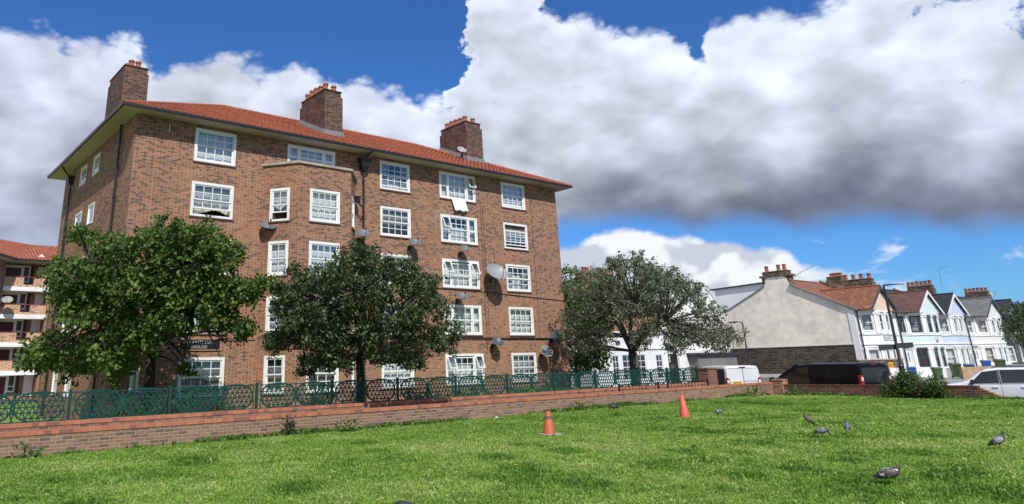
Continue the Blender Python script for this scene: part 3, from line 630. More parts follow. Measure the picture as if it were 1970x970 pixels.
# towel over the sill
tb = MB(); n = 14; vs = []
for j in range(9):
    for i in range(n + 1):
        s = 27.98 + 1.12 * i / n + j * .022; z = 11.46 - j * .098 - (.05 * math.sin(i * .9) if j == 8 else 0); dd = .07 + .025 * math.sin(i * 1.15 + j * .35) * (j / 8) + (.03 if j > 0 else -.04) + .012 * j
        vs.append(F.pt(s, z, dd))
tb.add(vs, [(j * (n + 1) + i, (j + 1) * (n + 1) + i, (j + 1) * (n + 1) + i + 1, j * (n + 1) + i + 1) for j in range(8) for i in range(n)])
tw = tb.build('towel', plain('white towel', (.82, .82, .84), .95, var=.04), smooth=True); tag(tw, 'white towel hung out of a top floor triple window', 'towel')
sm = tw.modifiers.new('thick', 'SOLIDIFY'); sm.thickness = .012
BLOBS = {
'A': [(5.47,25.02,4.77,1.17),(6.19,28.31,5.18,1.17),(6.85,31.3,5.55,1.17),(6.3,23.89,5.46,0.94),(6.89,26.14,5.82,0.94),(7.41,28.11,6.13,0.94),(7.99,30.32,6.48,0.94),(7.24,23.04,5.68,0.76),(7.87,25.06,6.03,0.76),(8.57,27.28,6.42,0.76),(9.36,29.81,6.86,0.76),(7.65,22.58,5.76,0.64),(8.42,24.86,6.17,0.64),(9.12,26.9,6.54,0.64),(9.86,29.12,6.95,0.64),(8.47,22.21,5.82,0.64),(9.25,24.26,6.21,0.64),(10.01,26.23,6.58,0.64),(10.69,28.02,6.91,0.64),(9.09,22.41,5.09,0.91),(10.2,25.15,5.51,0.91),(11.22,27.66,5.9,0.91),(9.85,22.59,4.14,1.04),(10.9,25.01,4.41,1.04),(11.93,27.38,4.67,1.04),(10.47,22.17,4.38,0.42),(11.21,23.75,4.57,0.42),(11.85,25.08,4.74,0.42),(12.54,26.54,4.92,0.42),(7.61,23.79,4.16,1.61),(9.66,30.18,4.84,1.61),(6.27,25.21,3.74,1.47),(7.78,31.32,4.25,1.47),(5.54,27.04,2.59,1.1),(6.54,31.96,2.76,1.1),(5.36,27.93,2.2,0.79),(5.76,30.0,2.24,0.79),(6.09,31.74,2.27,0.79),(6.57,24.68,2.5,1.1),(7.48,28.11,2.62,1.1),(8.5,31.94,2.75,1.1),(7.33,23.84,2.86,1.13),(8.45,27.49,3.05,1.13),(9.48,30.83,3.22,1.13),(8.63,23.16,3.49,1.61),(10.81,29.02,3.95,1.61),(9.73,22.59,3.01,0.72),(10.56,24.52,3.13,0.72),(11.36,26.36,3.24,0.72),(12.2,28.32,3.36,0.72),(9.61,22.86,2.59,0.6),(10.45,24.87,2.67,0.6),(11.26,26.79,2.75,0.6),(12.09,28.77,2.83,0.6),(8.1,22.94,4.93,1.32),(9.07,25.7,5.32,1.32),(10.33,29.27,5.83,1.32),(5.5,25.55,4.24,0.94),(6.19,28.78,4.57,0.94),(6.86,31.87,4.88,0.94),(6.8,23.92,4.47,1.32),(7.68,27.01,4.83,1.32),(8.79,30.89,5.29,1.32),(7.89,23.32,2.84,0.85),(8.67,25.6,2.96,0.85),(9.45,27.91,3.08,0.85),(10.38,30.67,3.22,0.85),(8.88,23.04,4.14,1.32),(9.8,25.44,4.4,1.32),(11.14,28.9,4.78,1.32),(6.17,25.74,2.14,0.85),(6.64,27.7,2.18,0.85),(7.16,29.86,2.22,0.85),(7.71,32.17,2.26,0.85),(5.46,24.82,5.91,0.53),(5.86,26.66,6.23,0.53),(6.36,28.9,6.61,0.53),(6.78,30.82,6.94,0.53),(5.07,28.52,2.22,0.45),(5.34,30.07,2.25,0.45),(5.66,31.86,2.28,0.45),(7.05,24.78,1.95,0.6),(7.68,26.98,1.97,0.6),(8.4,29.5,2.0,0.6),(9.0,31.64,2.03,0.6),(8.49,23.21,2.05,0.47),(9.38,25.62,2.09,0.47),(10.16,27.77,2.13,0.47),(11.02,30.1,2.17,0.47),(8.65,22.27,5.54,0.76),(9.42,24.25,5.89,0.76),(10.1,25.99,6.19,0.76),(10.82,27.85,6.52,0.76)],
'B': [(10.71,20.42,3.97,0.59),(11.48,21.89,4.14,0.59),(12.42,23.68,4.35,0.59),(11.1,19.83,4.33,0.78),(11.96,21.36,4.54,0.78),(12.94,23.11,4.78,0.78),(11.65,18.88,4.57,0.78),(12.79,20.73,4.86,0.78),(13.9,22.53,5.14,0.78),(12.39,18.26,4.78,0.66),(13.58,20.02,5.08,0.66),(14.81,21.84,5.39,0.66),(13.13,17.94,4.55,0.73),(14.28,19.5,4.8,0.73),(15.5,21.17,5.07,0.73),(13.58,17.76,4.0,0.78),(14.76,19.3,4.2,0.78),(16.09,21.03,4.43,0.78),(14.27,17.89,3.4,0.78),(16.42,20.58,3.67,0.78),(14.96,17.99,2.71,0.63),(16.7,20.08,2.83,0.63),(12.34,18.77,3.89,1.31),(14.41,21.93,4.26,1.31),(11.61,19.4,3.45,1.08),(13.87,23.18,3.79,1.08),(10.9,20.06,3.16,0.87),(11.96,22.0,3.31,0.87),(12.86,23.66,3.44,0.87),(10.91,21.06,2.59,0.7),(11.6,22.4,2.65,0.7),(12.41,23.96,2.72,0.7),(11.57,19.94,2.55,0.91),(12.48,21.51,2.62,0.91),(13.58,23.39,2.7,0.91),(12.48,18.99,2.66,1.05),(15.07,22.94,2.87,1.05),(13.12,18.23,3.09,1.13),(15.64,21.74,3.36,1.13),(13.96,18.32,2.48,0.87),(16.21,21.27,2.62,0.87),(13.03,18.68,2.04,0.7),(14.31,20.52,2.08,0.7),(15.62,22.39,2.11,0.7),(13.89,18.52,1.87,0.52),(14.64,19.52,1.88,0.52),(15.45,20.6,1.9,0.52),(16.32,21.75,1.91,0.52),(10.65,20.29,3.49,0.7),(11.6,22.1,3.65,0.7),(12.49,23.78,3.8,0.7),(10.68,21.32,2.53,0.31),(11.12,22.2,2.56,0.31),(11.61,23.17,2.6,0.31),(12.01,23.97,2.63,0.31),(11.89,19.53,1.92,0.59),(12.72,20.9,1.94,0.59),(13.56,22.27,1.96,0.59),(14.25,23.42,1.97,0.59),(11.92,18.41,5.09,0.38),(12.68,19.59,5.31,0.38),(13.5,20.85,5.54,0.38),(14.22,21.97,5.75,0.38),(14.96,18.28,2.32,0.49),(15.77,19.26,2.36,0.49),(16.71,20.41,2.4,0.49),(11.44,20.33,1.94,0.49),(12.15,21.58,1.96,0.49),(12.77,22.69,1.98,0.49),(13.42,23.84,2.0,0.49)],
'C': [(32.19,27.14,5.45,0.96),(34.18,28.82,5.69,0.96),(35.89,30.26,5.89,0.96),(37.97,32.01,6.14,0.96),(32.97,26.21,6.12,1.09),(34.78,27.65,6.37,1.09),(36.93,29.36,6.66,1.09),(39.27,31.23,6.97,1.09),(33.63,24.87,6.58,0.9),(36.07,26.68,6.94,0.9),(38.28,28.31,7.26,0.9),(40.57,30.01,7.6,0.9),(34.34,24.05,6.38,0.96),(37.06,25.95,6.76,0.96),(39.35,27.55,7.07,0.96),(41.89,29.33,7.42,0.96),(35.75,23.43,5.82,1.15),(38.27,25.08,6.11,1.15),(40.78,26.73,6.41,1.15),(43.56,28.55,6.73,1.15),(36.87,22.97,5.11,1.09),(39.24,24.45,5.33,1.09),(42.17,26.27,5.61,1.09),(44.58,27.78,5.84,1.09),(38.56,23.21,4.18,1.09),(40.51,24.38,4.31,1.09),(43.02,25.89,4.47,1.09),(45.24,27.23,4.62,1.09),(39.93,23.24,3.05,1.02),(42.76,24.89,3.15,1.02),(45.39,26.42,3.24,1.02),(41.6,23.45,2.77,0.58),(43.34,24.42,2.82,0.58),(45.05,25.39,2.86,0.58),(37.92,23.64,3.05,1.34),(41.2,25.68,3.17,1.34),(44.45,27.71,3.29,1.34),(36.12,24.35,3.64,1.66),(39.58,26.68,3.83,1.66),(43.65,29.43,4.05,1.66),(34.15,24.86,4.47,1.92),(41.91,30.51,5.12,1.92),(33.45,26.43,4.58,1.66),(36.82,29.09,4.87,1.66),(40.0,31.61,5.15,1.66),(32.85,27.87,4.09,1.22),(35.39,30.02,4.28,1.22),(37.82,32.08,4.46,1.22),(33.24,28.37,2.68,1.09),(35.48,30.28,2.75,1.09),(38.02,32.45,2.83,1.09),(33.52,27.07,2.91,1.22),(36.6,29.56,3.03,1.22),(39.69,32.05,3.14,1.22),(35.84,24.28,5.05,1.66),(39.3,26.63,5.38,1.66),(42.8,29.0,5.71,1.66),(36.57,24.16,2.51,0.96),(39.36,26.0,2.58,0.96),(41.7,27.55,2.63,0.96),(44.36,29.3,2.69,0.96),(34.65,25.12,2.83,0.96),(37.19,26.96,2.91,0.96),(39.94,28.95,3.01,0.96),(42.66,30.93,3.1,0.96),(32.47,28.41,3.25,0.58),(34.25,29.97,3.34,0.58),(35.92,31.43,3.42,0.58),(37.54,32.84,3.5,0.58),(33.6,25.51,5.65,1.28),(35.51,26.96,5.87,1.28),(38.19,28.99,6.19,1.28),(40.66,30.87,6.48,1.28),(32.99,25.06,6.77,0.58),(35.38,26.87,7.14,0.58),(37.71,28.65,7.5,0.58),(40.11,30.47,7.87,0.58),(33.92,24.17,7.0,0.45),(36.43,25.95,7.4,0.45),(38.99,27.78,7.8,0.45),(41.35,29.46,8.17,0.45),(39.55,23.43,2.48,0.77),(41.43,24.55,2.52,0.77),(43.28,25.65,2.56,0.77),(45.11,26.73,2.6,0.77),(35.05,24.31,5.73,1.28),(37.51,26.01,6.02,1.28),(39.61,27.47,6.26,1.28),(42.37,29.38,6.59,1.28)],
'D': [(41.11,35.25,7.69,0.78),(43.58,37.37,8.05,0.78),(41.1,34.65,6.51,1.1),(43.13,36.36,6.75,1.1),(45.01,37.94,6.97,1.1),(41.33,34.54,5.05,1.33),(45.71,38.2,5.41,1.33),(41.72,34.81,3.62,1.41),(46.08,38.44,3.83,1.41),(42.53,35.42,2.21,1.26),(46.55,38.77,2.26,1.26),(43.28,35.14,1.83,1.02),(46.81,38.0,1.85,1.02),(41.9,36.42,1.52,1.02),(45.25,39.33,1.51,1.02),(42.07,34.03,6.49,0.94),(44.11,35.68,6.72,0.94),(45.93,37.16,6.93,0.94),(41.29,35.63,3.66,1.41),(45.5,39.27,3.87,1.41),(40.41,35.13,5.61,0.94),(42.56,36.99,5.82,0.94),(44.77,38.91,6.04,0.94),(42.44,34.14,4.32,1.1),(44.67,35.93,4.46,1.1),(47.15,37.93,4.61,1.1)],
'E': [(100.48,24.44,5.69,1.28),(104.94,25.53,5.87,1.28),(101.42,24.01,4.58,1.63),(106.71,25.26,4.73,1.63),(100.79,24.84,3.25,1.4),(105.74,26.06,3.32,1.4),(101.74,23.33,5.92,1.4),(106.87,24.5,6.13,1.4),(105.66,24.47,2.97,1.74),(99.99,25.14,4.08,0.81),(102.86,25.86,4.15,0.81),(105.4,26.5,4.21,0.81),(104.73,23.52,5.16,1.74)],
}
# ------------------------------------------------------------------ ground, road, walls
def vnoise(x, y, seed=0):
    def h(i, j): 
        n = np.sin(i * 127.1 + j * 311.7 + seed * 74.7) * 43758.5453; return n - np.floor(n)
    i, j = np.floor(x), np.floor(y); fx, fy = x - i, y - j; fx = fx * fx * (3 - 2 * fx); fy = fy * fy * (3 - 2 * fy)
    return (h(i, j) * (1 - fx) + h(i + 1, j) * fx) * (1 - fy) + (h(i, j + 1) * (1 - fx) + h(i + 1, j + 1) * fx) * fy
def fbm(x, y, seed=0, o=4):
    s = 0; a = .5
    for k in range(o): s = s + a * vnoise(x * 2 ** k, y * 2 ** k, seed + k); a *= .5
    return s
RW0, RW1 = Vector((34.0, 17.6, 0)), Vector((33.15, 9.0, 0))     # line of the low wall along the street
gm = MB(); gm.quad((-600, -600, -.72), (900, -600, -.72), (900, 900, -.72), (-600, 900, -.72))
tag(gm.build('ground', 'paving'), kind='structure')
gm = MB(); gm.poly([(33.9, -60, -.66), (62, -60, -.66), (64, 8, -.66), (230, 8, -.66), (230, 20, -.66), (66, 20, -.66), (66, 36, -.66), (48, 60, -.66), (38, 60, -.66), (33.9, 30, -.66)])
tag(gm.build('road', 'asphalt'), kind='structure')
# footway and the rising forecourts in front of the terrace
gm = MB(); 
for (ya, za), (yb, zb) in (((20.3, -.55), (26, -.5)), ((26, -.5), (31.5, -.12)), ((31.5, -.12), (48, -.12))): gm.quad((66.3, ya, za), (230, ya, za), (230, yb, zb), (66.3, yb, zb))
gm.quad((66.3, 20.3, -.72), (230, 20.3, -.72), (230, 20.3, -.55), (66.3, 20.3, -.55))
gm.poly([(66.3, 48, -.72), (66.3, 20.3, -.72), (66.3, 20.3, -.55), (66.3, 26, -.5), (66.3, 31.5, -.12), (66.3, 48, -.12)])
tag(gm.build('pavement', 'paving'), kind='structure')
gm = MB(); gm.box(66.0, 230, 20.05, 20.28, -.70, -.53); gm.box(66.0, 66.28, 20.3, 48, -.70, -.53); tag(gm.build('kerb', 'kerb'), kind='structure')
# lawn
def lawn_mat():
    m, nt, b, out = newmat('lawn turf'); N = NT(nt); co = N.coord()
    f = N.noise(co, .5, 6, .6); g = N.noise(co, 9, 6, .7)
    c = N.ramp(f, [(.3, (.12, .21, .03)), (.5, (.18, .28, .05)), (.66, (.25, .29, .09))])
    c = N.mix(1, c, N.ramp(g, [(.3, .5), (.7, 1.25)]), 'MULTIPLY')
    bare = N.smooth(N.noise(co, .33, 7, .7), .66, .74)
    c = N.mix(N.math('MULTIPLY', bare, .6), c, (.17, .115, .06))
    N.put(b.inputs['Base Color'], c); b.inputs['Roughness'].default_value = .95; b.inputs['Specular IOR Level'].default_value = .1
    N.put(b.inputs['Normal'], N.bump(N.noise(co, 30, 5, .7), .8, .03)); return m
M['lawn'] = lawn_mat()
def lawn_z(x, y): return (fbm(x * .35, y * .35, 3) - .47) * .09
nx, ny = 90, 70; xs = np.linspace(-30, 33.6, nx); ys = np.linspace(-30, 18.25, ny)
gx, gy = np.meshgrid(xs, ys); gz = lawn_z(gx, gy)
gx = gx + np.where(gx > 33, (gy - 17) * .09, 0)
vs = np.stack([gx, gy, gz], -1).reshape(-1, 3); ii = (np.arange(ny - 1)[:, None] * nx + np.arange(nx - 1)[None]).ravel()
me = npmesh('lawn', vs, np.stack([ii, ii + 1, ii + nx + 1, ii + nx], -1), M['lawn']); me.polygons.foreach_set('use_smooth', [True] * len(me.polygons))
lawn = bpy.data.objects.new('lawn', me); C.objects.link(lawn); tag(lawn, kind='structure')
gm = MB(); gm.quad((33.3, -30, .03), (33.3, 8.9, .03), (34.1, 8.9, -.72), (34.1, -30, -.72)); tag(gm.build('verge', 'lawn'), kind='structure')
# garden behind the double wall
prof = [(19.86, .47), (20.6, .47), (22.5, .1), (24.5, -.3), (27, -.44), (70, -.44)]
gm = MB(); xsg = np.linspace(-40, 31.9, 19)
for (y0, z0), (y1, z1) in zip(prof, prof[1:]):
    for a, b in zip(xsg, xsg[1:]): gm.quad((a, y0, z0), (b, y0, z0), (b, y1, z1), (a, y1, z1))
gm.quad((31.9, 19.86, -.72), (31.9, 70, -.72), (31.9, 70, -.44), (31.9, 19.86, .47))
tag(gm.build('garden', 'lawn'), kind='structure')
gm = MB(); gm.quad((-20, 18.5, .30), (33.6, 18.5, .30), (33.6, 19.62, .36), (-20, 19.62, .36)); tag(gm.build('soil_bed', 'earth'), kind='structure')
# the two garden walls
fw_ = MB(); fw_.box(-20, 34.9, 18.2, 18.5, -.72, .43); a = fw_.build('garden_wall', 'garden_brick')
tag(a, 'long low weathered brick wall with an orange brick coping along the lawn edge', 'wall')
q = MB(); q.box(-20, 34.93, 18.185, 18.515, .432, .518); q.build('coping', 'coping', a)
bw_ = MB(); bw_.box(-20, 31.75, 19.6, 19.85, -.4, .52); a = bw_.build('garden_wall', 'garden_brick')
tag(a, 'second low brick wall with orange coping carrying on just below the green fence', 'wall')
q = MB(); q.box(-20, 31.75, 19.585, 19.865, .522, .605); q.build('coping', 'coping', a)
q = MB(); q.box(31.76, 32.5, 19.5, 20.15, -.72, 1.16); q.box(31.73, 32.53, 19.47, 20.18, 1.162, 1.235); a = q.build('brick_pier', 'red_brick'); tag(a, 'square red brick pier at the end of the green fence beside the white van', 'pier')
t = (RW1 - RW0); LW = t.length; t.normalize(); S = Wall(RW0, (t.y, -t.x))
rw = empty('street_wall', RW0, 'low dark red brick wall along the street with a broken stepped end by the white car', 'wall')
q = MB(); zc = [(-.6, .07, 0), (.07, .145, .12), (.145, .22, .22), (.22, .295, .38), (.295, .37, .52)]
for z0, z1, cut in zc: S.box(q, .35, LW - cut, z0, z1, -.225, 0)
q.build('wall', 'red_brick', rw)
q = MB(); s = .36
while s < LW - .66:      # bricks on edge along the top
    S.box(q, s, s + .066, .371, .455 + rng.uniform(-.004, .004), -.222, .004 + rng.uniform(-.003, .003)); s += .0755
q.build('coping', plain('dark coping brick', (.14, .055, .04), .85, var=.45, scale=9, dirt=((.05, .035, .03), .6)), rw)
q = MB()
for i in range(12):
    z0, z1, cut = zc[1 + i % 4]; S.box(q, LW - cut - rng.uniform(.02, .1), LW - cut + rng.uniform(.0, .07), z0 + .006, z1 - .006, -.2, -.02 + rng.uniform(-.02, .025))
q.build('broken_bricks', plain('fresh broken brick', (.50, .27, .16), .95, var=.35, scale=14), rw)
settle(rw)
q = MB(); S.box(q, -.06, .40, -.7, .60, -.34, .09); S.box(q, -.08, .42, .602, .665, -.36, .11); a = q.build('brick_pier', brick_mat('orange pier brick', [(.42, .2, .12), (.36, .15, .09), (.46, .24, .14)], [(.2, .09, .06), (.38, .18, .1)], (.5, .4, .3), .2))
tag(a, 'short brick pier where the lawn wall meets the street wall', 'pier')

# ------------------------------------------------------------------ green fence of ringed lattice panels
FY = 20.05; FZ0, FZ1 = .60, 1.27; PW = 2.486
fence = empty('lattice_fence', (4.54, FY, FZ0 - .1), 'long dark green metal fence of paired oval lattice panels between square posts', 'fence')
def clip_bar(mb, cx, cz, rx, rz, px_, pz, dx, dz, y, w):
    # the chord of a line inside a superellipse, as a flat bar
    ts = [t for t in np.linspace(-1.2, 1.2, 241) if abs((px_ + dx * t - cx) / rx) ** 2.5 + abs((pz + dz * t - cz) / rz) ** 2.5 < 1]
    if len(ts) < 3: return
    a, b = ts[0], ts[-1]; nxx, nz = -dz * w / 2, dx * w / 2
    A, B_ = (px_ + dx * a, pz + dz * a), (px_ + dx * b, pz + dz * b)
    mb.prism([(A[0] + nxx, A[1] + nz), (A[0] - nxx, A[1] - nz), (B_[0] - nxx, B_[1] - nz), (B_[0] + nxx, B_[1] + nz)], y, y + .012, lambda p, q_, d: (p, d, q_))
def ring(mb, cx, cz, rx, rz, w=.034, d=.045):
    n = 36; vs = []
    for j in range(n):
        t = 2 * math.pi * j / n; c_, s_ = math.cos(t), math.sin(t); k = (abs(c_) ** 2.5 + abs(s_) ** 2.5) ** (-1 / 2.5)
        for rr, dd in ((0, -d / 2), (0, d / 2), (-w, d / 2), (-w, -d / 2)): vs.append((cx + (rx + rr) * c_ * k, dd, cz + (rz + rr) * s_ * k))
    mb.add(vs, [(j * 4 + a, j * 4 + (a + 1) % 4, ((j + 1) % n) * 4 + (a + 1) % 4, ((j + 1) % n) * 4 + a) for j in range(n) for a in range(4)])
pm = MB(); H = FZ1 - FZ0
for cx in (.64, 1.785):
    rx, rz, cz = .555, H / 2 + .015, H / 2
    ring(pm, cx, cz, rx, rz)
    irx, irz = rx - .03, rz - .03; pit = .142
    for i in range(-3, 4): clip_bar(pm, cx, cz, irx, irz, cx, cz + i * pit * .866, 1, 0, -.006, .03)
    for sgn in (1, -1):
        for i in range(-7, 8): clip_bar(pm, cx, cz, irx, irz, cx + i * pit, cz, .5, .866 * sgn, -.02 + .0135 * (sgn > 0) * 2, .027)
for x, sg_ in ((.06, 1), (2.365, -1), (1.2125, 1), (1.2125, -1)):    # wavy stiles beside the rings
    pm.tube([(x + sg_ * (.055 * math.cos(k * math.pi / 4 * 1.0) ** 2 - (.0 if abs(x - 1.2) > .1 else .03)), 0, H * k / 8) for k in range(9)], .017, 5)
pm.box(.03, PW - .09, -.015, .015, -.012, .02); pm.box(.03, PW - .09, -.015, .015, H - .05, H - .022)
pme = pm.mesh('panel', 'green_fence')
post = MB(); post.box(-.035, .035, -.035, .035, -.12, H + .02); post.box(-.04, .04, -.04, .04, H + .02, H + .035); postm = post.mesh('post', 'green_fence')
for k in range(-3, 11):
    x = k * PW
    o = bpy.data.objects.new('post', postm); C.objects.link(o); o.parent = fence; o.location = (x, 0, .1)
    p = bpy.data.objects.new('panel', pme); C.objects.link(p); p.parent = fence; p.location = (x + .04, 0, .1)
o = bpy.data.objects.new('post', postm); C.objects.link(o); o.parent = fence; o.location = (11 * PW - .15, 0, .1)
# low spiked railings between the walls
for i, (xa, xb, lab) in enumerate(((24.66, 27.27, 'low black spiked railing between the two brick walls, the longer gap before it'), (27.93, 30.96, 'low black spiked railing between the two brick walls ending near the brick pier'))):
    ra = empty('spiked_railing', (xa, 19.1, .3), ['low black railing between the lawn walls, the one farther from the square brick pier', 'low black spiked railing between the lawn walls, ending beside the square brick pier'][i], 'railing')
    q = MB(); q.box(0, xb - xa, -.012, .012, .40, .43); q.box(0, xb - xa, -.012, .012, .1, .125); q.build('rail', 'black', ra)
    for x in (0, xb - xa): q = MB(); q.box(x - .03, x + .03, -.03, .03, 0, .47); q.build('post', 'black', ra)
    q = MB(); k = 12
    for j in range(1, k): x = (xb - xa) * j / k; q.tube([(x, 0, .06), (x, 0, .36), (x, 0, .47)], [.011, .011, .002], 5)
    q.build('spikes', 'black', ra)

# ------------------------------------------------------------------ foliage
def leaf_quads(c, d, n_, L, W_, fold=.25, seed=0):
    """one folded leaf per row: c base point, d direction, n_ leaf normal"""
    s = np.cross(d, n_); s /= np.linalg.norm(s, axis=1, keepdims=True) + 1e-9
    nn = np.cross(s, d)
    L = L[:, None]; W_ = W_[:, None]
    v = np.stack([c, c + d * L * .28 + s * W_ * .42 - nn * W_ * fold, c + d * L * .62 + s * W_ * .45 - nn * (W_ * fold + L * .05), c + d * L - nn * L * .16,
                  c + d * L * .62 - s * W_ * .45 - nn * (W_ * fold + L * .05), c + d * L * .28 - s * W_ * .42 - nn * W_ * fold], 1)
    q = np.arange(len(c) * 6).reshape(-1, 6); return v.reshape(-1, 3), q
def unit(a): return a / (np.linalg.norm(a, axis=1, keepdims=True) + 1e-9)
LEAVES = {
 'maple': leaf_mat('glossy maple leaf', [(0, (.034, .078, .015)), (.5, (.082, .150, .026)), (.9, (.15, .215, .042)), (.97, (.2, .18, .045)), (1, (.25, .13, .05))], .25, .55),
 'dark': leaf_mat('dark green leaf', [(0, (.030, .054, .021)), (.6, (.068, .10, .037)), (1, (.13, .165, .07))], .22, .45),
 'grey': leaf_mat('grey green leaf', [(0, (.075, .092, .05)), (.5, (.14, .16, .092)), (.85, (.21, .225, .15)), (1, (.36, .37, .3))], .25, .55),
 'hedge': leaf_mat('shrub leaf', [(0, (.026, .06, .014)), (.6, (.06, .115, .022)), (1, (.15, .22, .04))], .25, .4),
 'weed': leaf_mat('weed leaf', [(0, (.045, .10, .018)), (.6, (.10, .19, .032)), (1, (.18, .26, .06))], .3, .5),
 'twig': leaf_mat('red stemmed leaf', [(0, (.07, .06, .03)), (1, (.05, .09, .03))], .2, .5)}
def bark(name, col): return plain(name, col, .95, var=.3, scale=5, bump=.7, bscale=22)
M['bark_dark'] = bark('dark bark', (.045, .038, .03)); M['bark_grey'] = bark('grey bark', (.085, .078, .066))
def tree(name, label, base, fork, blobs, leafkind, barkm, L, per, density, trunk_r, seed, droop=.35, group=None, avoid=None, spread=1.0, twigs=True, shell=.5, flat=.85):
    g = np.random.default_rng(seed); r_ = random.Random(seed)
    root = empty(name, base, label, 'tree', group=group); b0 = np.array(base)
    cs, vs_dir, tw = [], [], []
    for x, y, z, br in blobs:
        k = max(6, int(density * br * br)); p = unit(g.normal(size=(k, 3))); rad = br * (shell + (1.04 - shell) * g.random((k, 1)) ** .6)
        p[:, 2] *= flat; c = np.array([x, y, z]) + p * rad; cs.append(c); vs_dir.append(p)
        if twigs:
            for i in range(0, k, 4): tw.append((np.array([x, y, z]) + p[i] * br * .15, c[i]))
    c = np.concatenate(cs); out = np.concatenate(vs_dir)
    keep = np.ones(len(c), bool) if avoid is None else ~avoid(c)
    c, out = c[keep], out[keep]
    # every spray: leaves round a twig end
    m = len(c); cc = np.repeat(c, per, 0); oo = np.repeat(out, per, 0)
    tone = np.repeat(np.clip(g.normal(.45, .2, m), 0, 1), per)
    d = unit(oo * .55 + g.normal(size=cc.shape) * .75 + np.array([0, 0, -droop])); cc = cc + g.normal(size=cc.shape) * L * .55 * spread
    n_ = unit(oo * .35 + g.normal(size=cc.shape) * .4 + np.array([0, 0, .95]))
    LL = L * g.uniform(.65, 1.25, len(cc)); v, q = leaf_quads(cc, d, n_, LL, LL * g.uniform(.5, .75, len(cc)))
    rnd = np.repeat(np.clip(tone + g.normal(0, .18, len(cc)), 0, 1), 6)
    me = npmesh('crown', v - b0, q, LEAVES[leafkind], rnd); o = bpy.data.objects.new('crown', me); C.objects.link(o); o.parent = root
    # trunk, limbs to the blobs, twigs
    t = MB(); fk = Vector(fork); bs = Vector(base)
    t.tube([bs + Vector((0, 0, -.3)), bs, bs + Vector((0, 0, .25)), bs.lerp(fk, .55) + Vector((.03, -.03, 0)), fk], [trunk_r * 1.7, trunk_r * 1.35, trunk_r * 1.1, trunk_r, trunk_r * .85], 12)
    mains = sorted(blobs, key=lambda b: -b[3])[:7]
    nodes = [fk]
    for x, y, z, br in mains:
        e = Vector((x, y, z)); st = fk + Vector((0, 0, -.1)); mid = st.lerp(e, .5) + Vector((r_.uniform(-.2, .2), r_.uniform(-.2, .2), .12 * (e - st).length))
        pts = [st, st.lerp(mid, .5) + Vector((0, 0, .05)), mid, mid.lerp(e, .6), e]; t.tube(pts, [trunk_r * .55, trunk_r * .45, trunk_r * .33, trunk_r * .2, trunk_r * .1], 7); nodes += pts[1:]
    for x, y, z, br in blobs:
        e = Vector((x, y, z)); st = min(nodes, key=lambda p: (p - e).length + (0 if p.z < e.z else .8)); 
        if (st - e).length < .15: continue
        mid = st.lerp(e, .5) + Vector((r_.uniform(-.15, .15), r_.uniform(-.15, .15), .1)); t.tube([st, mid, e], [trunk_r * .17 + .008, trunk_r * .12 + .006, trunk_r * .05 + .004], 5)
    for a, b in tw: t.tube([a, a * .5 + b * .5 + np.array([0, 0, .04]), b], [.014, .010, .005], 4, caps=False)
    t.v = [tuple(np.array(p) - b0) for p in t.v]
    t.build('trunk', barkm, root, smooth=True, uv=False)
    return root
def ragged(bl, k, extra, seed):
    """smaller masses with stray boughs reaching out between them"""
    r_ = random.Random(seed); c = np.mean([b[:3] for b in bl], 0); out = [(x, y, z, r * k) for x, y, z, r in bl]
    for i in range(extra):
        x, y, z, r = r_.choice(bl); d = np.array([x, y, z]) - c; d /= np.linalg.norm(d) + 1e-6; d = d + np.array([r_.gauss(0, .45), r_.gauss(0, .45), r_.gauss(0, .3)]); p = np.array([x, y, z]) + d / np.linalg.norm(d) * r * r_.uniform(.8, 1.08)
        out.append((*p, r * r_.uniform(.22, .4)))
    return out
tree('garden_tree', 'broad leafy bright green tree in front of the near corner of the brick block', (8.82, 27.67, -.44), (8.9, 27.7, 2.3), ragged(BLOBS['A'], .92, 60, 1), 'maple', 'bark_dark', .145, 11, 74, .2, 11, droop=.4, flat=.5, shell=.5,
     avoid=lambda c: ((c[:, 1] > 32.6) & (c[:, 0] > 8.6)) | ((abs(c[:, 0] / c[:, 1] - .385) < .055) & (abs((c[:, 2] - 1.65) / c[:, 1] - .034) < .023)))
tree('garden_tree', 'dark leaved round tree behind the green fence, in front of the bay', (13.75, 21.21, .2), (13.75, 21.2, 1.9), [(x, y, z - .12 * max(0, z - 4), r) for x, y, z, r in ragged(BLOBS['B'], .92, 55, 2)], 'dark', 'bark_dark', .105, 11, 110, .14, 12, droop=.3, flat=.55)
tree('garden_tree', 'airy grey green tree with a forked trunk beyond the far corner of the brick block', (38.55, 28.59, -.66), (38.6, 28.6, 2.2), ragged(BLOBS['C'], .85, 60, 3), 'grey', 'bark_grey', .14, 9, 42, .3, 13, droop=.15, shell=.3, flat=.75,
     avoid=lambda c: (c[:, 1] > 32.6) & (c[:, 0] < 37.9))
tree('garden_tree', 'dense dark green tree squeezed between the brick block and the grey green tree', (44.42, 38.2, -.66), (44.5, 38.2, 2.0), BLOBS['D'], 'maple', 'bark_dark', .22, 9, 38, .2, 14, droop=.4, twigs=False)
tree('street_tree', 'green street tree cut by the picture edge beside the dark grey house', (104.14, 25.0, -.55), (104.2, 25.0, 2.0), [(x, y, z, r * .8) for x, y, z, r in BLOBS['E']], 'dark', 'bark_dark', .26, 8, 24, .16, 15, twigs=False)

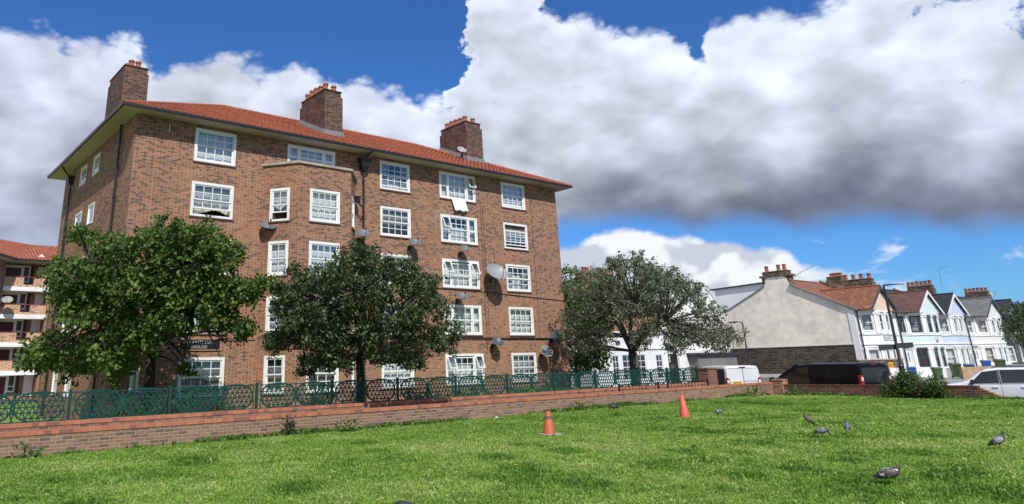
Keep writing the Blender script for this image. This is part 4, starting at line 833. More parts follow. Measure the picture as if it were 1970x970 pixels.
def shrub(name, label, base, blobs, kind, L, per, density, seed, stems=8, cat='shrub', group=None):
    g = np.random.default_rng(seed); root = empty(name, base, label, cat, group=group); b0 = np.array(base); cs = []; oo = []
    for x, y, z, br in blobs:
        k = int(density * br * br) + 4; p = unit(g.normal(size=(k, 3))); c = np.array([x, y, z]) + p * br * (.45 + .62 * g.random((k, 1)) ** .6); cs.append(c); oo.append(p)
    c = np.concatenate(cs); o = np.concatenate(oo); k = c[:, 2] > b0[2] + .01; c, o = c[k], o[k]
    cc = np.repeat(c, per, 0) + g.normal(size=(len(c) * per, 3)) * L * .5; o = np.repeat(o, per, 0)
    d = unit(o + g.normal(size=cc.shape) * .8); n_ = unit(g.normal(size=cc.shape) * .6 + np.array([0, 0, .8])); LL = L * g.uniform(.6, 1.3, len(cc))
    v, q = leaf_quads(cc, d, n_, LL, LL * g.uniform(.4, .65, len(cc)))
    rnd = np.repeat(np.clip(g.normal(.45, .28, len(cc)), 0, 1), 6)
    me = npmesh('foliage', v - b0, q, LEAVES[kind], rnd); f = bpy.data.objects.new('foliage', me); C.objects.link(f); f.parent = root
    t = MB()
    for i in range(stems):
        x, y, z, br = blobs[i % len(blobs)]; e = np.array([x, y, z]) - b0 + g.normal(size=3) * br * .4
        t.tube([np.array([e[0] * .25, e[1] * .25, -.05]), e * np.array([.6, .6, .5]), e], [.012, .009, .004], 5)
    t.build('stem', 'bark_dark', root, uv=False); return root
bs = []
g = random.Random(4)
for i in range(34):
    s = 6.1 + g.uniform(-1.0, 1.0); hgt = .75 * (1 - (abs(s - 6.1) / 1.4) ** 2) + .1
    p = S.pt(s, g.uniform(.1, hgt), g.uniform(.1, .8)); bs.append((*p, g.uniform(.2, .34)))
bc = S.pt(6.1, 0, .45)
shrub('wall_shrub', 'dense dark green shrub growing over the low street wall with paler shoots on top', bc, bs, 'hedge', .075, 6, 420, 5, 14)
bs2 = [(*S.pt(5.75 + g.uniform(-.5, .6), g.uniform(.6, .8), g.uniform(.15, .5)), .14) for i in range(9)]
for i, (x, y, r, h, lab) in enumerate(((6.3, 21.3, .8, .55, 'dark low shrub behind the second fence panel, under the leafy green tree'), (8.4, 21.5, .9, .6, 'dark bushy shrub close behind the fence below the name board window'), (12.0, 21.6, .7, .45, 'low dark shrub behind the fence just before the dark tree trunk'), (16.4, 21.5, .7, .4, 'low shrub behind the fence beyond the dark tree trunk'), (19.0, 21.6, .6, .35, 'small low shrub behind the fence under the triple windows'))):
    gg = random.Random(50 + i); shrub('garden_shrub', lab, (x, y, .15), [(x + gg.uniform(-r, r), y + gg.uniform(-.3, .3), .3 + gg.uniform(.05, h), gg.uniform(.2, .32)) for k in range(11)], 'hedge', .08, 5, 260, 60 + i, 7)
# pale shoots are part of the same shrub
sh = [o for o in C.objects if o.name == 'wall_shrub'][0]
tmp = shrub('shoots', 'x', bc, bs2, 'weed', .07, 5, 500, 6, 8); 
for ch in list(tmp.children):
    if ch.name.startswith('foliage'): ch.parent = sh; ch.name = 'foliage'
    else: bpy.data.objects.remove(ch)
bpy.data.objects.remove(tmp)

# weeds along the foot of the walls: a ragged strip nobody could count
g = np.random.default_rng(21); n = 5200
x = g.uniform(1.5, 33.8, n); y = 18.17 - np.abs(g.normal(0, .11, n)); w = fbm(x * .8, x * 0 + 3.1, 9); k = g.random(n) < np.clip((w - .42) * 3.2, .03, .8); x, y, w = x[k], y[k], w[k]
s_ = g.uniform(.3, LW + .7, 1500); d_ = np.abs(g.normal(0, .13, 1500)) + .02; w2 = fbm(s_ * .9, s_ * 0 + 7.7, 4); k = g.random(1500) < np.clip((w2 - .33) * 4, .1, 1); s_, d_, w2 = s_[k], d_[k], w2[k]
P2 = np.array([S.pt(a, 0, b) for a, b in zip(s_, d_)])
cx = np.concatenate([x, P2[:, 0]]); cy = np.concatenate([y, P2[:, 1]]); ww = np.concatenate([w, w2]); m = len(cx)
per = 4; cc = np.repeat(np.stack([cx, cy, lawn_z(cx, cy)], -1), per, 0); ww = np.repeat(ww, per)
d = unit(g.normal(size=cc.shape) * .6 + np.array([0, 0, .75])); LL = g.uniform(.05, .13, len(cc)) * np.clip(ww * 2, .6, 1.6)
v, q = leaf_quads(cc, d, unit(g.normal(size=cc.shape) + np.array([0, -.5, .6])), LL, LL * g.uniform(.16, .5, len(cc)))
me = npmesh('weeds', v, q, LEAVES['weed'], np.repeat(g.random(len(cc)), 6)); o = bpy.data.objects.new('weeds', me); C.objects.link(o); tag(o, kind='stuff')
def clump(base, label, r_, h, L, kind, seed, n=60):
    shrub('weed_plant', label, (*base, 0), [(base[0] + dx * r_, base[1] + dy * r_ * .5, h * hz, r_ * .55) for dx, dy, hz in ((-.6, 0, .4), (.6, .1, .45), (0, -.3, .35), (.1, .2, .8), (-.2, 0, .7))], kind, L, 3, n / (r_ * r_), seed, 7, 'weed')
clump((3.4, 17.85), 'broad leaved dock clump at the foot of the lawn wall near the picture edge', .34, .05, .11, 'weed', 31, 14)
clump((9.5, 17.98), 'upright red stemmed weed standing against the lawn wall', .16, .42, .1, 'twig', 32, 20)
clump((11.2, 17.8), 'low dark weed tuft at the foot of the lawn wall below the dark tree', .36, .14, .12, 'weed', 33, 18)
clump((20.8, 17.9), 'small leafy weed against the lawn wall between the two cones', .25, .24, .1, 'weed', 34, 18)
clump((32.2, 17.6), 'large spreading clump of broad leaves where the lawn wall ends', .5, .16, .15, 'weed', 35, 20)
clump((33.3, 16.4), 'leafy weed clump at the foot of the street wall beside the short pier', .4, .13, .13, 'weed', 36, 16)

# grass blades
TUFTS = [(14.6, 8.2, .42), (9.9, 10.6, .4), (15.0, 5.5, .4), (5.6, 14.6, .5), (3.0, 9.3, .45), (9.6, 14.6, .35), (11.6, 11.4, .35), (11.4, 10.2, .4), (12.6, 8.4, .4), (18.0, 6.2, .3), (10.6, 6.2, .35), (13.0, 7.6, .25), (5.6, 10.2, .45), (2.7, 10.8, .35), (8.6, 7.4, .4), (13.4, 6.0, .3), (20, 9, .4), (24, 11.5, .5), (17, 11, .35), (22.5, 14.2, .4)]
def grass():
    g = np.random.default_rng(5); N_ = 1250000
    x = g.uniform(-6.0, 33.6, N_); y = g.uniform(-1.5, 18.12, N_)
    # only where the photograph's lawn lies, and thinner with distance
    az = np.degrees(np.arctan2(x, y)); dist = np.hypot(x, y)
    edge_ = (az < 3) | (az > 86) | (dist < 7.2); k = (az > -22) & (az < 98) & (dist > 5.2) & (~edge_ | (g.random(N_) < .5)) & (x < 33.15 + (y - 9) * .095)
    k &= g.random(N_) < np.clip(11.0 / dist, .3, 1) ** 1.1
    x, y, dist = x[k], y[k], dist[k]
    p1 = fbm(x * .55, y * .55, 11); p2 = fbm(x * 1.9, y * 1.9, 17); p3 = fbm(x * .18, y * .18, 23)
    lush = np.clip((p1 * .6 + p2 * .4 - .52) * 7, 0, 1)
    dry = np.clip((fbm(x * .8 + 50, y * .8, 29) - .46) * 5, 0, 1)
    bare = fbm(x * .9 + 20, y * .9 + 9, 41) > .70
    k = ~bare | (g.random(len(x)) < .3); x, y, dist, p1, p2, p3, lush, dry = (a[k] for a in (x, y, dist, p1, p2, p3, lush, dry)); n = len(x)
    tuft = np.zeros(n)      # ranker dark tufts
    for tx, ty, tr_ in TUFTS:
        ca, sa = math.cos(.6), math.sin(.6); dx, dy = x - tx, y - ty; e = (dx * ca - dy * sa) ** 2 / (tr_ * 1.0) ** 2 + (dx * sa + dy * ca) ** 2 / (tr_ * 1.5) ** 2; tuft = np.maximum(tuft, np.clip(1.25 - e * (.6 + .8 * p2), 0, 1))
    lush = np.maximum(lush, tuft)
    h = (.022 + .022 * g.random(n) ** 1.6 + .03 * lush * g.random(n)) * (.75 + .6 * p2); long_ = g.random(n) < .018; h = np.where(long_, h * 2.0, h)
    wd = .0045 + .0035 * g.random(n) + .0004 * dist
    a = g.uniform(0, 6.283, n); lean = g.uniform(.15, .95, n); la = g.uniform(0, 6.283, n)
    c = np.stack([x, y, lawn_z(x, y) - .004], -1); s = np.stack([np.cos(a), np.sin(a), 0 * a], -1); ld = np.stack([np.cos(la), np.sin(la), 0 * a], -1); up = np.array([0, 0, 1.])
    W_ = wd[:, None]; H_ = h[:, None]; Ln = lean[:, None]
    m = c + up * H_ * .6 + ld * H_ * Ln * .35; t = c + up * H_ * (1 - .25 * Ln) + ld * H_ * Ln
    v = np.stack([c - s * W_, c + s * W_, m + s * W_ * .8, m - s * W_ * .8, t + s * W_ * .15, t - s * W_ * .15], 1).reshape(-1, 3)
    b = np.arange(n)[:, None] * 6; q = np.concatenate([b + np.array([0, 1, 2, 3]), b + np.array([3, 2, 4, 5])], 0)
    tone = np.clip(.46 + .55 * (p3 - .47) - .34 * lush + .22 * dry + g.normal(0, .13, n), 0, .8); tone = np.where(g.random(n) < .025 + .08 * dry, g.uniform(.82, 1, n), tone); tone = tone * (1 - .22 * tuft)
    me = npmesh('grass', v, q, GRASS, np.repeat(tone, 6)); o = bpy.data.objects.new('grass', me); C.objects.link(o); tag(o, kind='stuff'); print('blades', n)
GRASS = leaf_mat('grass blade', [(0, (.06, .15, .018)), (.3, (.15, .285, .036)), (.55, (.245, .385, .062)), (.78, (.36, .45, .12)), (.86, (.52, .49, .25)), (1, (.6, .55, .35))], .42, .5)
grass()

for lab, x, y, a in (('curled brown fallen leaf lying in the grass nearest the picture corner', 12.9, 4.0, .4), ('small tan fallen leaf in the middle of the lawn', 13.2, 8.6, 2.0), ('pale dry fallen leaf not far from the orange cone', 9.8, 11.2, 1.1)):
    q = MB(); q.add([(-.06, 0, .0), (-.02, .035, .02), (.05, .025, .03), (.085, 0, .012), (.045, -.03, .028), (-.02, -.03, .012)], [(0, 1, 2, 3), (0, 3, 4, 5)]); o = q.build('fallen_leaf', plain('dead leaf', (.36, .17, .07), .8, var=.3), loc=(x, y, float(lawn_z(np.array(x), np.array(y))) + .03)); o.rotation_euler = (.3, .2, a); tag(o, lab, 'leaf')
# ------------------------------------------------------------------ cones
M['cone_red'] = plain('faded red cone', (.58, .105, .065), .55, var=.12, scale=5, dirt=((.25, .05, .04), .5))
M['cone_orange'] = plain('dirty orange cone', (.48, .105, .035), .6, var=.2, scale=6, dirt=((.09, .04, .025), .6))
c1 = empty('traffic_cone', (13.78, 12.86, -.01), 'dirty orange traffic cone with a dull dark grey band near its top', 'traffic cone'); c1.rotation_euler = (R(1.5), R(-2), 0)
q = MB(); q.lathe([(.155, .02), (.15, .03), (.062, .515), (.05, .53), (.04, .53), (.05, .5)], n=28); q.build('cone_body', 'cone_orange', c1, smooth=40)
q = MB(); f_ = lambda z: .15 - (z - .03) / .485 * .088 + .003; q.lathe([(f_(.365), .365), (f_(.43), .43), (f_(.43) - .006, .4301), (f_(.365) - .006, .3651)], n=28); q.build('band', plain('dull sleeve', (.10, .10, .095), .7, var=.3), c1, smooth=40)
q = MB(); q.lathe([(.155, .205), (.119, .206), (.1205, .2), (.118, .198)], n=28)
q = MB(); q.prism([(-.22, -.19), (.2, -.22), (.24, .18), (-.19, .22)], .004, .03, lambda a, b, d: (a, b, d)); q.build('base', plain('muddy cone base', (.32, .32, .27), .95, var=.4, scale=12, dirt=((.12, .13, .08), .7)), c1)
c2 = empty('traffic_cone', (19.95, 13.19, -.01), 'taller plain red traffic cone without a band, leaning slightly on the grass', 'traffic cone'); c2.rotation_euler = (R(-2), R(1), .4)
q = MB(); q.lathe([(.185, .0), (.182, .02), (.15, .04), (.045, .64), (.035, .65), (.025, .65), (.035, .6)], n=28); q.build('cone_body', 'cone_red', c2, smooth=40)
q = MB(); q.prism([(-.19, -.19), (.19, -.19), (.19, .19), (-.19, .19)], .0, .016, lambda a, b, d: (a, b, d)); q.build('base', 'black', c2)
# scraps on the grass
q = MB(); q.add([(-.08, -.03, .03), (.02, -.05, .045), (.09, .0, .03), (.03, .05, .06), (-.06, .05, .04)], [(0, 1, 3, 4), (1, 2, 3)]); o = q.build('litter', 'white', loc=(16.5, 17.55, .02)); tag(o, 'crumpled white scrap lying in the grass below the lawn wall', 'litter'); o.modifiers.new('t', 'SOLIDIFY').thickness = .004
# ------------------------------------------------------------------ the terrace across the street
M['mint'] = plain('pale mint render', (.58, .70, .70), .7, var=.04, scale=1.5, dirt=((.4, .45, .44), .25))
M['pale_blue'] = plain('pale blue render', (.52, .60, .74), .7, var=.04, scale=1.5, dirt=((.4, .43, .47), .25))
M['off_white'] = plain('off white render', (.68, .67, .63), .7, var=.05, scale=1.5, dirt=((.42, .41, .37), .3))
M['charcoal'] = plain('charcoal render', (.09, .095, .11), .7, var=.08)
M['pale_peach'] = plain('peach gable render', (.66, .52, .38), .75, var=.06, scale=2)
M['pebbledash'] = plain('grey pebbledash', (.80, .735, .62), .95, var=.16, scale=1.6, dirt=((.52, .485, .42), .7), bump=1, bscale=5)
M['frame_dark'] = plain('dark window paint', (.05, .05, .055), .4)
M['door_white'] = plain('white door paint', (.74, .75, .75), .35, var=.04)
M['door_orange'] = plain('orange door paint', (.55, .22, .07), .5, var=.1)
TY, EZ, RY, RZT = 32.4, 5.95, 39.6, 9.85
TF = Wall((0, TY), (0, -1))
def pilaster(mb, W, s0, s1, z0, z1):
    W.box(mb, s0, s1, z0, z1, .002, .09); W.box(mb, s0 - .07, s1 + .07, z1 - .28, z1 - .14, .002, .14); W.box(mb, s0 - .1, s1 + .1, z1 - .12, z1, .002, .18); W.box(mb, s0 - .07, s1 + .07, z0, z0 + .12, .002, .13)
def house(x0, x1, b0, b1, door, wallm, trimm, roofm, gablem, frame, label, ground_bay=True, curt=('net', 'net', 'beige_cloth', 'grey_cloth'), tilt=None, barge='white', doorm='door_white'):
    h = empty('terraced_house', (x0, TY, -.3), label, 'house', group='bay fronted terraced houses across the street')
    cd = 1.45; fy = TY - 1.4
    pts = [(b0, TY), (b0 + cd, fy), (b1 - cd, fy), (b1, TY)]
    BW = []
    for a, b in zip(pts, pts[1:]):
        t = Vector((b[0] - a[0], b[1] - a[1])); L = t.length; t.normalize(); BW.append((Wall(a, (t.y, -t.x)), L))
    d0, d1 = door; nw = (min(d0, d1) + .1, max(d0, d1) - .1)
    flo = [(.15, 2.2), (3.85, 5.62)]; wins = []
    for i, (z0, z1) in enumerate(flo):
        wins.append((BW[0][0], .42, BW[0][1] - .42, z0, z1, curt[i]))
        L = BW[1][1]; wins.append((BW[1][0], .42, L / 2 - .3, z0, z1, curt[i + 1])); wins.append((BW[1][0], L / 2 + .3, L - .42, z0, z1, curt[i + 2]))
        wins.append((BW[2][0], .42, BW[2][1] - .42, z0, z1, curt[i]))
    wins.append((TF, nw[0], nw[1], 3.85, 5.62, curt[3]))
    openings = lambda W: [(a, b, c, d) for w, a, b, c, d, k in wins if w is W]
    q = MB(); TF.sheet(q, x0, b0, -.7, EZ, [o for o in openings(TF) if o[0] < b0] + ([(d0, d1, -.02, 2.5)] if d1 < b0 else []))
    TF.sheet(q, b1, x1, -.7, EZ, [o for o in openings(TF) if o[0] > b1] + ([(d0, d1, -.02, 2.5)] if d0 > b1 else []))
    for z0, z1 in ((-.7, 2.62), (2.62, 3.5), (3.5, EZ)):
        for W, L in BW: W.sheet(q, 0, L, z0, z1, [o for o in openings(W) if z0 <= o[2] < z1])
    q.build('wall', wallm, h)
    q = MB(); TF.face(q, x0, x1, -.6, EZ, -.9); q.build('inner_wall', 'dark', h)
    # trim: strings, sills, cornice and pilasters
    q = MB()
    for z0, z1, p in ((2.56, 2.68, .10), (2.30, 2.38, .05), (3.52, 3.64, .09), (-.05, .10, .09), (5.76, 5.9, .12)):
        for W, L in BW: W.box(q, -.02, L + .02, z0, z1, .002, p)
        for a, b in ((x0 + .02, b0 - .02), (b1 + .02, x1 - .02)):
            if b > a + .1 and z0 > 2: TF.box(q, a, b, z0, z1, .002, p * .8)
    for z0, z1 in ((.12, 2.28), (3.66, 5.74)):
        for W, L in BW:
            pilaster(q, W, .02, .34, z0, z1); pilaster(q, W, L - .34, L - .02, z0, z1)
        L = BW[1][1]; pilaster(q, BW[1][0], L / 2 - .22, L / 2 + .22, z0, z1)
    TF.box(q, nw[0] - .12, nw[1] + .12, 3.72, 3.83, .002, .1); q.build('trim', trimm, h)
    for w, a, b, c, d, k in wins: window(h, w, a, b, c, d, nx=1, ny=1, curtain=k, fw=.10, frame=frame, bar=.03, cdepth=-.3)
    # door
    q = MB(); TF.box(q, d0 + .08, d1 - .08, .0, 2.05, -.14, -.09); dr = q.build('door', doorm, h)
    q = MB(); TF.box(q, d0, d0 + .08, -.02, 2.5, -.13, .03); TF.box(q, d1 - .08, d1, -.02, 2.5, -.13, .03); TF.box(q, d0 + .08, d1 - .08, 2.42, 2.5, -.13, .03); TF.box(q, d0 + .08, d1 - .08, 2.05, 2.12, -.13, .02); q.build('door_frame', trimm, dr)
    q = MB(); wdt = (d1 - d0 - .16)
    for k in (.22, .62): TF.face(q, d0 + .08 + wdt * k, d0 + .08 + wdt * (k + .14), .75, 1.75, -.085)
    TF.face(q, d0 + .08, d1 - .08, 2.12, 2.42, -.1); q.build('door_glazing', 'frame_dark', dr)
    # roofs
    mid = (b0 + b1) / 2; gz = 8.42; gy = fy - .28; slope = (RZT - EZ) / (RY - (TY - .35))
    zr = lambda y: EZ + (y - (TY - .35)) * slope
    q = MB(); q.quad((x0, TY - .35, EZ), (x1, TY - .35, EZ), (x1, RY, RZT), (x0, RY, RZT)); q.quad((x1, TY + 14.5, 6.4), (x0, TY + 14.5, 6.4), (x0, RY, RZT), (x1, RY, RZT))
    my = (gz - EZ) / slope + TY - .35; el, er = b0 - .2, b1 + .2; e6 = 6.02; ey = (e6 - EZ) / slope + TY - .35
    q.add([(el, gy, e6), (mid, gy, gz), (mid, my, gz + .01), (el, ey, e6 + .01)], [(0, 3, 2, 1)]); q.add([(er, gy, e6), (mid, gy, gz), (mid, my, gz + .01), (er, ey, e6 + .01)], [(0, 1, 2, 3)])
    rf = q.build('roof', roofm, h)
    q = MB(); q.tube([(mid, gy, gz + .03), (mid, my, gz + .03)], .1, 8); q.tube([(x0, RY, RZT + .03), (x1, RY, RZT + .03)], .1, 8); q.build('ridge_tiles', roofm, rf)
    q = MB(); q.poly([(b0 + .1, fy - .02, EZ), (b1 - .1, fy - .02, EZ), (b1 - .1, fy - .02, 6.1), (mid, fy - .02, gz - .15), (b0 + .1, fy - .02, 6.1)])
    for xx in (b0 + .1, b1 - .1): q.quad((xx, fy - .02, EZ - .02), (xx, fy - .02, 6.1), (xx, TY, 6.1), (xx, TY, EZ - .02))
    q.quad((b0, fy - .05, EZ - .04), (b0, TY, EZ - .04), (b1, TY, EZ - .04), (b1, fy - .05, EZ - .04))
    q.build('gable', gablem, h)
    q = MB()
    for sx in (1, -1):
        a, b = (mid, gz + .02), (mid - sx * (mid - el + .05), e6 - .02)
        q.prism([a, b, (b[0], b[1] - .3), (a[0], a[1] - .34)], gy - .05, gy, lambda p, z, d: (p, d, z))
    q.build('bargeboard', barge, h)
    q = MB()
    for a, b in ((x0, b0 - .2), (b1 + .2, x1)):
        if b > a: q.box(a, b, TY - .48, TY - .36, EZ - .1, EZ + .02)
    q.build('gutter', 'black', h)
    q = MB(); zp = .35; q.hexa([(x1 - .12, TY - .3, EZ + .05), (x1 + .12, TY - .3, EZ + .05), (x1 + .12, RY, RZT), (x1 - .12, RY, RZT), (x1 - .12, TY - .3, EZ + .05 + zp), (x1 + .12, TY - .3, EZ + .05 + zp), (x1 + .12, RY, RZT + zp), (x1 - .12, RY, RZT + zp)])
    q.build('party_parapet', 'yellow_brick', h)
    return h
hs = []
hs.append(house(80.6, 91.0, 80.95, 87.2, (88.2, 90.4), 'white_render', 'white_render', 'roof_mossy', 'pale_peach', 'white', 'end terraced house with a grey pebbledash flank, white bay front and lichened orange tiles', doorm='door_orange', barge='frame_dark', curt=('net', 'grey_cloth', 'net', 'net')))
hs.append(house(91.0, 101.6, 93.5, 100.4, (91.25, 93.2), 'mint', 'white_render', 'roof_brown', 'mint', 'frame_dark', 'pale mint terraced house with a white door, dark sashes and brown roof tiles', curt=(None, 'grey_cloth', 'beige_cloth', None)))
hs.append(house(101.6, 112.6, 102.1, 108.8, (109.6, 111.8), 'pale_blue', 'white_render', 'roof_slate', 'pale_blue', 'white', 'pale blue terraced house with white window trim and a smooth dark slate roof', curt=('net', 'net', 'grey_cloth', 'net'), doorm='frame_dark'))
hs.append(house(112.6, 123.9, 115.9, 123.0, (113.2, 115.4), 'off_white', 'white_render', 'roof_grey', 'off_white', 'white', 'off white terraced house with ridged grey concrete tiles and a dark bargeboard', curt=('beige_cloth', 'beige_cloth', 'net', 'net'), barge='frame_dark'))
hs.append(house(123.9, 135.0, 124.4, 131.0, (131.8, 134), 'charcoal', 'charcoal', 'roof_slate', 'charcoal', 'white', 'charcoal painted terraced house with black roof, darkest of the row', curt=('net', 'grey_cloth', 'net', 'net'), barge='frame_dark', doorm='frame_dark'))
hs.append(house(135.0, 146.0, 138.5, 145.2, (135.6, 137.8), 'white_render', 'white_render', 'roof_slate', 'white_render', 'white', 'white terraced house beyond the charcoal one, last in the row, partly behind the street tree', barge='frame_dark'))
def hroof(y): return EZ + (y - 32.05) * .5
for x, h_, n, zt, y0 in ((91.0, hs[0], 4, 9.85, 33.8), (112.6, hs[2], 6, 10.15, 34.8), (135.0, hs[4], 6, 10.25, 34.8)):
    chimney(x - .5, x + .5, y0, y0 + 3.1, zt, [(x, y0 + .35 + 2.5 * i / (n - 1)) for i in range(n)], hroof(y0) - .4, 'yellow_brick', .62, h_)
chimney(99.6, 100.8, 40.6, 42.6, 11.3, [(100.2, 40.9 + i * .28) for i in range(5)], 8.5, 'yellow_brick', .5, hs[1])
# the pebbledashed flank of the end house
h1 = hs[0]; gx = 80.6
q = MB(); Yp = lambda a, b: (gx, a, b)
q.poly([Yp(46.9, 2.7), Yp(32.4, 2.7), Yp(32.4, 6.0), Yp(38.2, 9.0), Yp(38.5, 9.9), Yp(40.9, 9.9), Yp(41.15, 9.1), Yp(46.9, 6.35)]); q.build('flank_wall', 'pebbledash', h1)
q = MB(); q.poly([Yp(46.9, -.7), Yp(32.4, -.7), Yp(32.4, 2.66), Yp(46.9, 2.66)]); q.poly([(gx + 11, 46.9, -.7), (gx, 46.9, -.7), (gx, 46.9, 6.35), (gx + 11, 46.9, 6.35)]); q.build('base_wall', 'black_brick', h1)
q = MB(); q.box(gx - .06, gx + .02, 32.35, 46.95, 2.62, 2.74); q.build('render_stop', 'off_white', h1)
q = MB(); q.box(gx - .07, gx - .003, 32.33, 32.95, -.6, 6.0); q.build('corner_band', 'white_render', h1)
q = MB(); q.hexa([(gx - .22, 32.0, 5.9), (gx + .05, 32.0, 5.9), (gx + .05, 38.25, 8.97), (gx - .22, 38.25, 8.97), (gx - .22, 32.0, 6.06), (gx + .05, 32.0, 6.06), (gx + .05, 38.25, 9.13), (gx - .22, 38.25, 9.13)])
q.hexa([(gx - .1, 41.1, 9.1), (gx + .05, 41.1, 9.1), (gx + .05, 47.1, 6.25), (gx - .1, 47.1, 6.25), (gx - .1, 41.1, 9.22), (gx + .05, 41.1, 9.22), (gx + .05, 47.1, 6.37), (gx - .1, 47.1, 6.37)]); q.build('verge', 'lead', h1)
chimney(80.62, 81.7, 38.25, 41.25, 10.72, [(81.1, 40.75), (81.1, 39.4), (81.1, 38.75)], 8.5, 'yellow_brick', .72, h1)
q = MB(); q.box(80.5, 81.85, 38.05, 41.45, 10.1, 10.32); q.build('chimney_cornice', 'yellow_brick', h1)
q = MB(); q.poly([(gx - .005, 40.9, 9.9), (gx - .005, 38.5, 9.9), (gx - .005, 38.9, 10.09), (gx - .005, 40.6, 10.09)]); q.build('chimney_patch', 'white_render', h1)
q = MB(); q.poly([(80.75, 47.2, 6.4), (80.75, 41.2, 6.4), (80.75, 41.2, 9.55), (80.75, 47.2, 9.35)]); q.quad((88, 47.2, 6.4), (80.75, 47.2, 6.4), (80.75, 47.2, 9.35), (88, 47.2, 9.35)); q.build('rear_dormer', 'white_render', h1)
q = MB(); q.hexa([(80.5, 40.9, 9.53), (88, 40.9, 9.53), (88, 47.7, 9.33), (80.5, 47.7, 9.33), (80.5, 40.9, 9.68), (88, 40.9, 9.68), (88, 47.7, 9.48), (80.5, 47.7, 9.48)]); q.build('dormer_roof', 'roof_slate', h1)
q = MB(); q.tube([(80.9, 32.2, 5.9), (80.9, 32.2, -.4)], .07, 8); q.build('downpipe', 'black', h1)
for x, h_ in ((91.0, hs[0]), (112.6, hs[2]), (123.9, hs[3])): q = MB(); q.tube([(x, TY - .15, 5.9), (x, TY - .15, -.4)], .08, 8); q.build('downpipe', 'black', h_)
q = MB(); TF.box(q, 83.0, 86.0, 3.0, 3.34, 1.415, 1.44); npl = q.build('street_nameplate', 'white', h1)
q = MB(); TF.box(q, 82.95, 86.05, 3.34, 3.37, 1.405, 1.45); TF.box(q, 82.95, 86.05, 2.97, 3.0, 1.405, 1.45); TF.box(q, 82.95, 83.0, 3.0, 3.34, 1.405, 1.45); TF.box(q, 86.0, 86.05, 3.0, 3.34, 1.405, 1.45)
s = 83.25
for w in (.18, .22, .2, .2, .16, .2, 0, .2, .2, .18, .2):
    if w: TF.box(q, s, s + w * .7, 3.11, 3.24, 1.4405, 1.445)
    s += .24
q.build('plate_marks', 'frame_dark', npl)
q = MB(); q.box(96.9, 97.5, TY - 1.75, TY - 1.45, 3.0, 3.32); q.build('alarm_box', 'white', hs[1])
for h_ in hs: settle(h_)
# aerials
def aerial(label, base, mast, boom, n, group=None):
    a = empty('tv_aerial', base, label, 'aerial'); b = Vector(boom)
    q = MB(); q.tube([(0, 0, -.2), mast], .03, 5); q.build('mast', 'lead', a)
    q = MB(); q.tube([mast, Vector(mast) + b], .022, 5)
    for i in range(n):
        p = Vector(mast) + b * ((i + .5) / n); q.tube([p + Vector((0, 0, .22)), p - Vector((0, 0, .22))], .012, 4)
    q.build('boom', 'lead', a); return a
aerial('thin branched aerial leaning out beside the end house chimney', (81.6, 38.2, 10.1), (.1, -.6, .2), (.3, -1.9, .75), 5)
aerial('tall bare hooked aerial mast rising above the slate roofed house chimney', (113.0, 34.0, 9.9), (.2, .0, 2.3), (.5, -1.1, .25), 2)
dd = dish((136, 35.2, 9.6), 1.0, (-.3, -.3, .2), AZ, R(40), 'dish_pale', 'small dish beside the chimney of the charcoal terraced house'); dd['group'] = 'dishes on other houses'

# forecourt walls
def lowwall(name, label, a, b, z0, z1, mat, th=.3, cap=None):
    t = Vector((b[0] - a[0], b[1] - a[1])); L = t.length; t.normalize(); W = Wall(a, (t.y, -t.x)); q = MB(); W.box(q, 0, L, z0, z1, -th, 0); o = q.build(name, mat); tag(o, label, 'wall')
    if cap: q = MB(); W.box(q, -.05, L + .05, z1 + .002, z1 + .1, -th - .05, .05); q.build('coping', cap, o)
    return W, o
WH, hw = lowwall('forecourt_wall', 'dark soot stained brick forecourt wall with a yellow hydrant sign, behind the black van', (74.4, 30.3), (77.9, 27.9), -.6, 1.12, 'yellow_brick', cap='stone')
q = MB(); WH.box(q, 2.75, 3.2, .42, .9, .004, .025); hyd = q.build('hydrant_sign', plain('yellow hydrant plate', (.70, .36, .02), .5, var=.08), hw)
text_mesh('lettering', 'H', .42, WH, 2.975, .51, .028, 'frame_dark', hyd)
lowwall('forecourt_wall', 'white painted low forecourt wall in front of the mint house', (75.6, 28.3), (78.6, 24.9), -.6, .42, 'white_render')
lowwall('forecourt_wall', 'tan brick low forecourt wall behind the white car', (75.0, 22.6), (78.4, 20.7), -.6, .42, 'tan_brick')

# ------------------------------------------------------------------ wheelie bins
def wheelie(label, loc, rz, body, lid, scale=1.0):
    b = empty('wheelie_bin', loc, label, 'bin', rz, 'wheelie bins in front of the terrace'); b.scale = (scale,) * 3
    q = MB(); q.hexa([(-.21, -.25, .09), (.21, -.25, .09), (.21, .25, .09), (-.21, .25, .09), (-.29, -.36, .98), (.29, -.36, .98), (.29, .36, .98), (-.29, .36, .98)])
    q.box(-.31, .31, -.385, .385, .94, .985); q.build('body', body, b)
    q = MB(); q.hexa([(-.32, -.40, .987), (.32, -.40, .987), (.32, .42, .987), (-.32, .42, .987), (-.28, -.34, 1.06), (.28, -.34, 1.06), (.28, .36, 1.09), (-.28, .36, 1.09)]); q.tube([(-.25, .45, 1.0), (.25, .45, 1.0)], .025, 6); q.build('lid', lid, b)
    for s in (-1, 1): q = MB(); q.lathe([(.07, -.025), (.1, -.02), (.1, .02), (.07, .025)], (s * .25, .26, .1), 14, 'x'); q.build('wheel', 'black', b)
    return b
M['bin_green'] = plain('green bin plastic', (.055, .12, .05), .5, var=.08); M['bin_dark'] = plain('dark green bin plastic', (.04, .075, .025), .5, var=.1); M['bin_blue'] = plain('blue lid plastic', (.02, .09, .38), .45, var=.06)
wheelie('blue lidded blue bin beside the lamp post, in front of the white door', (73.7, 25.9, -.55), R(-60), 'bin_blue', 'bin_blue')
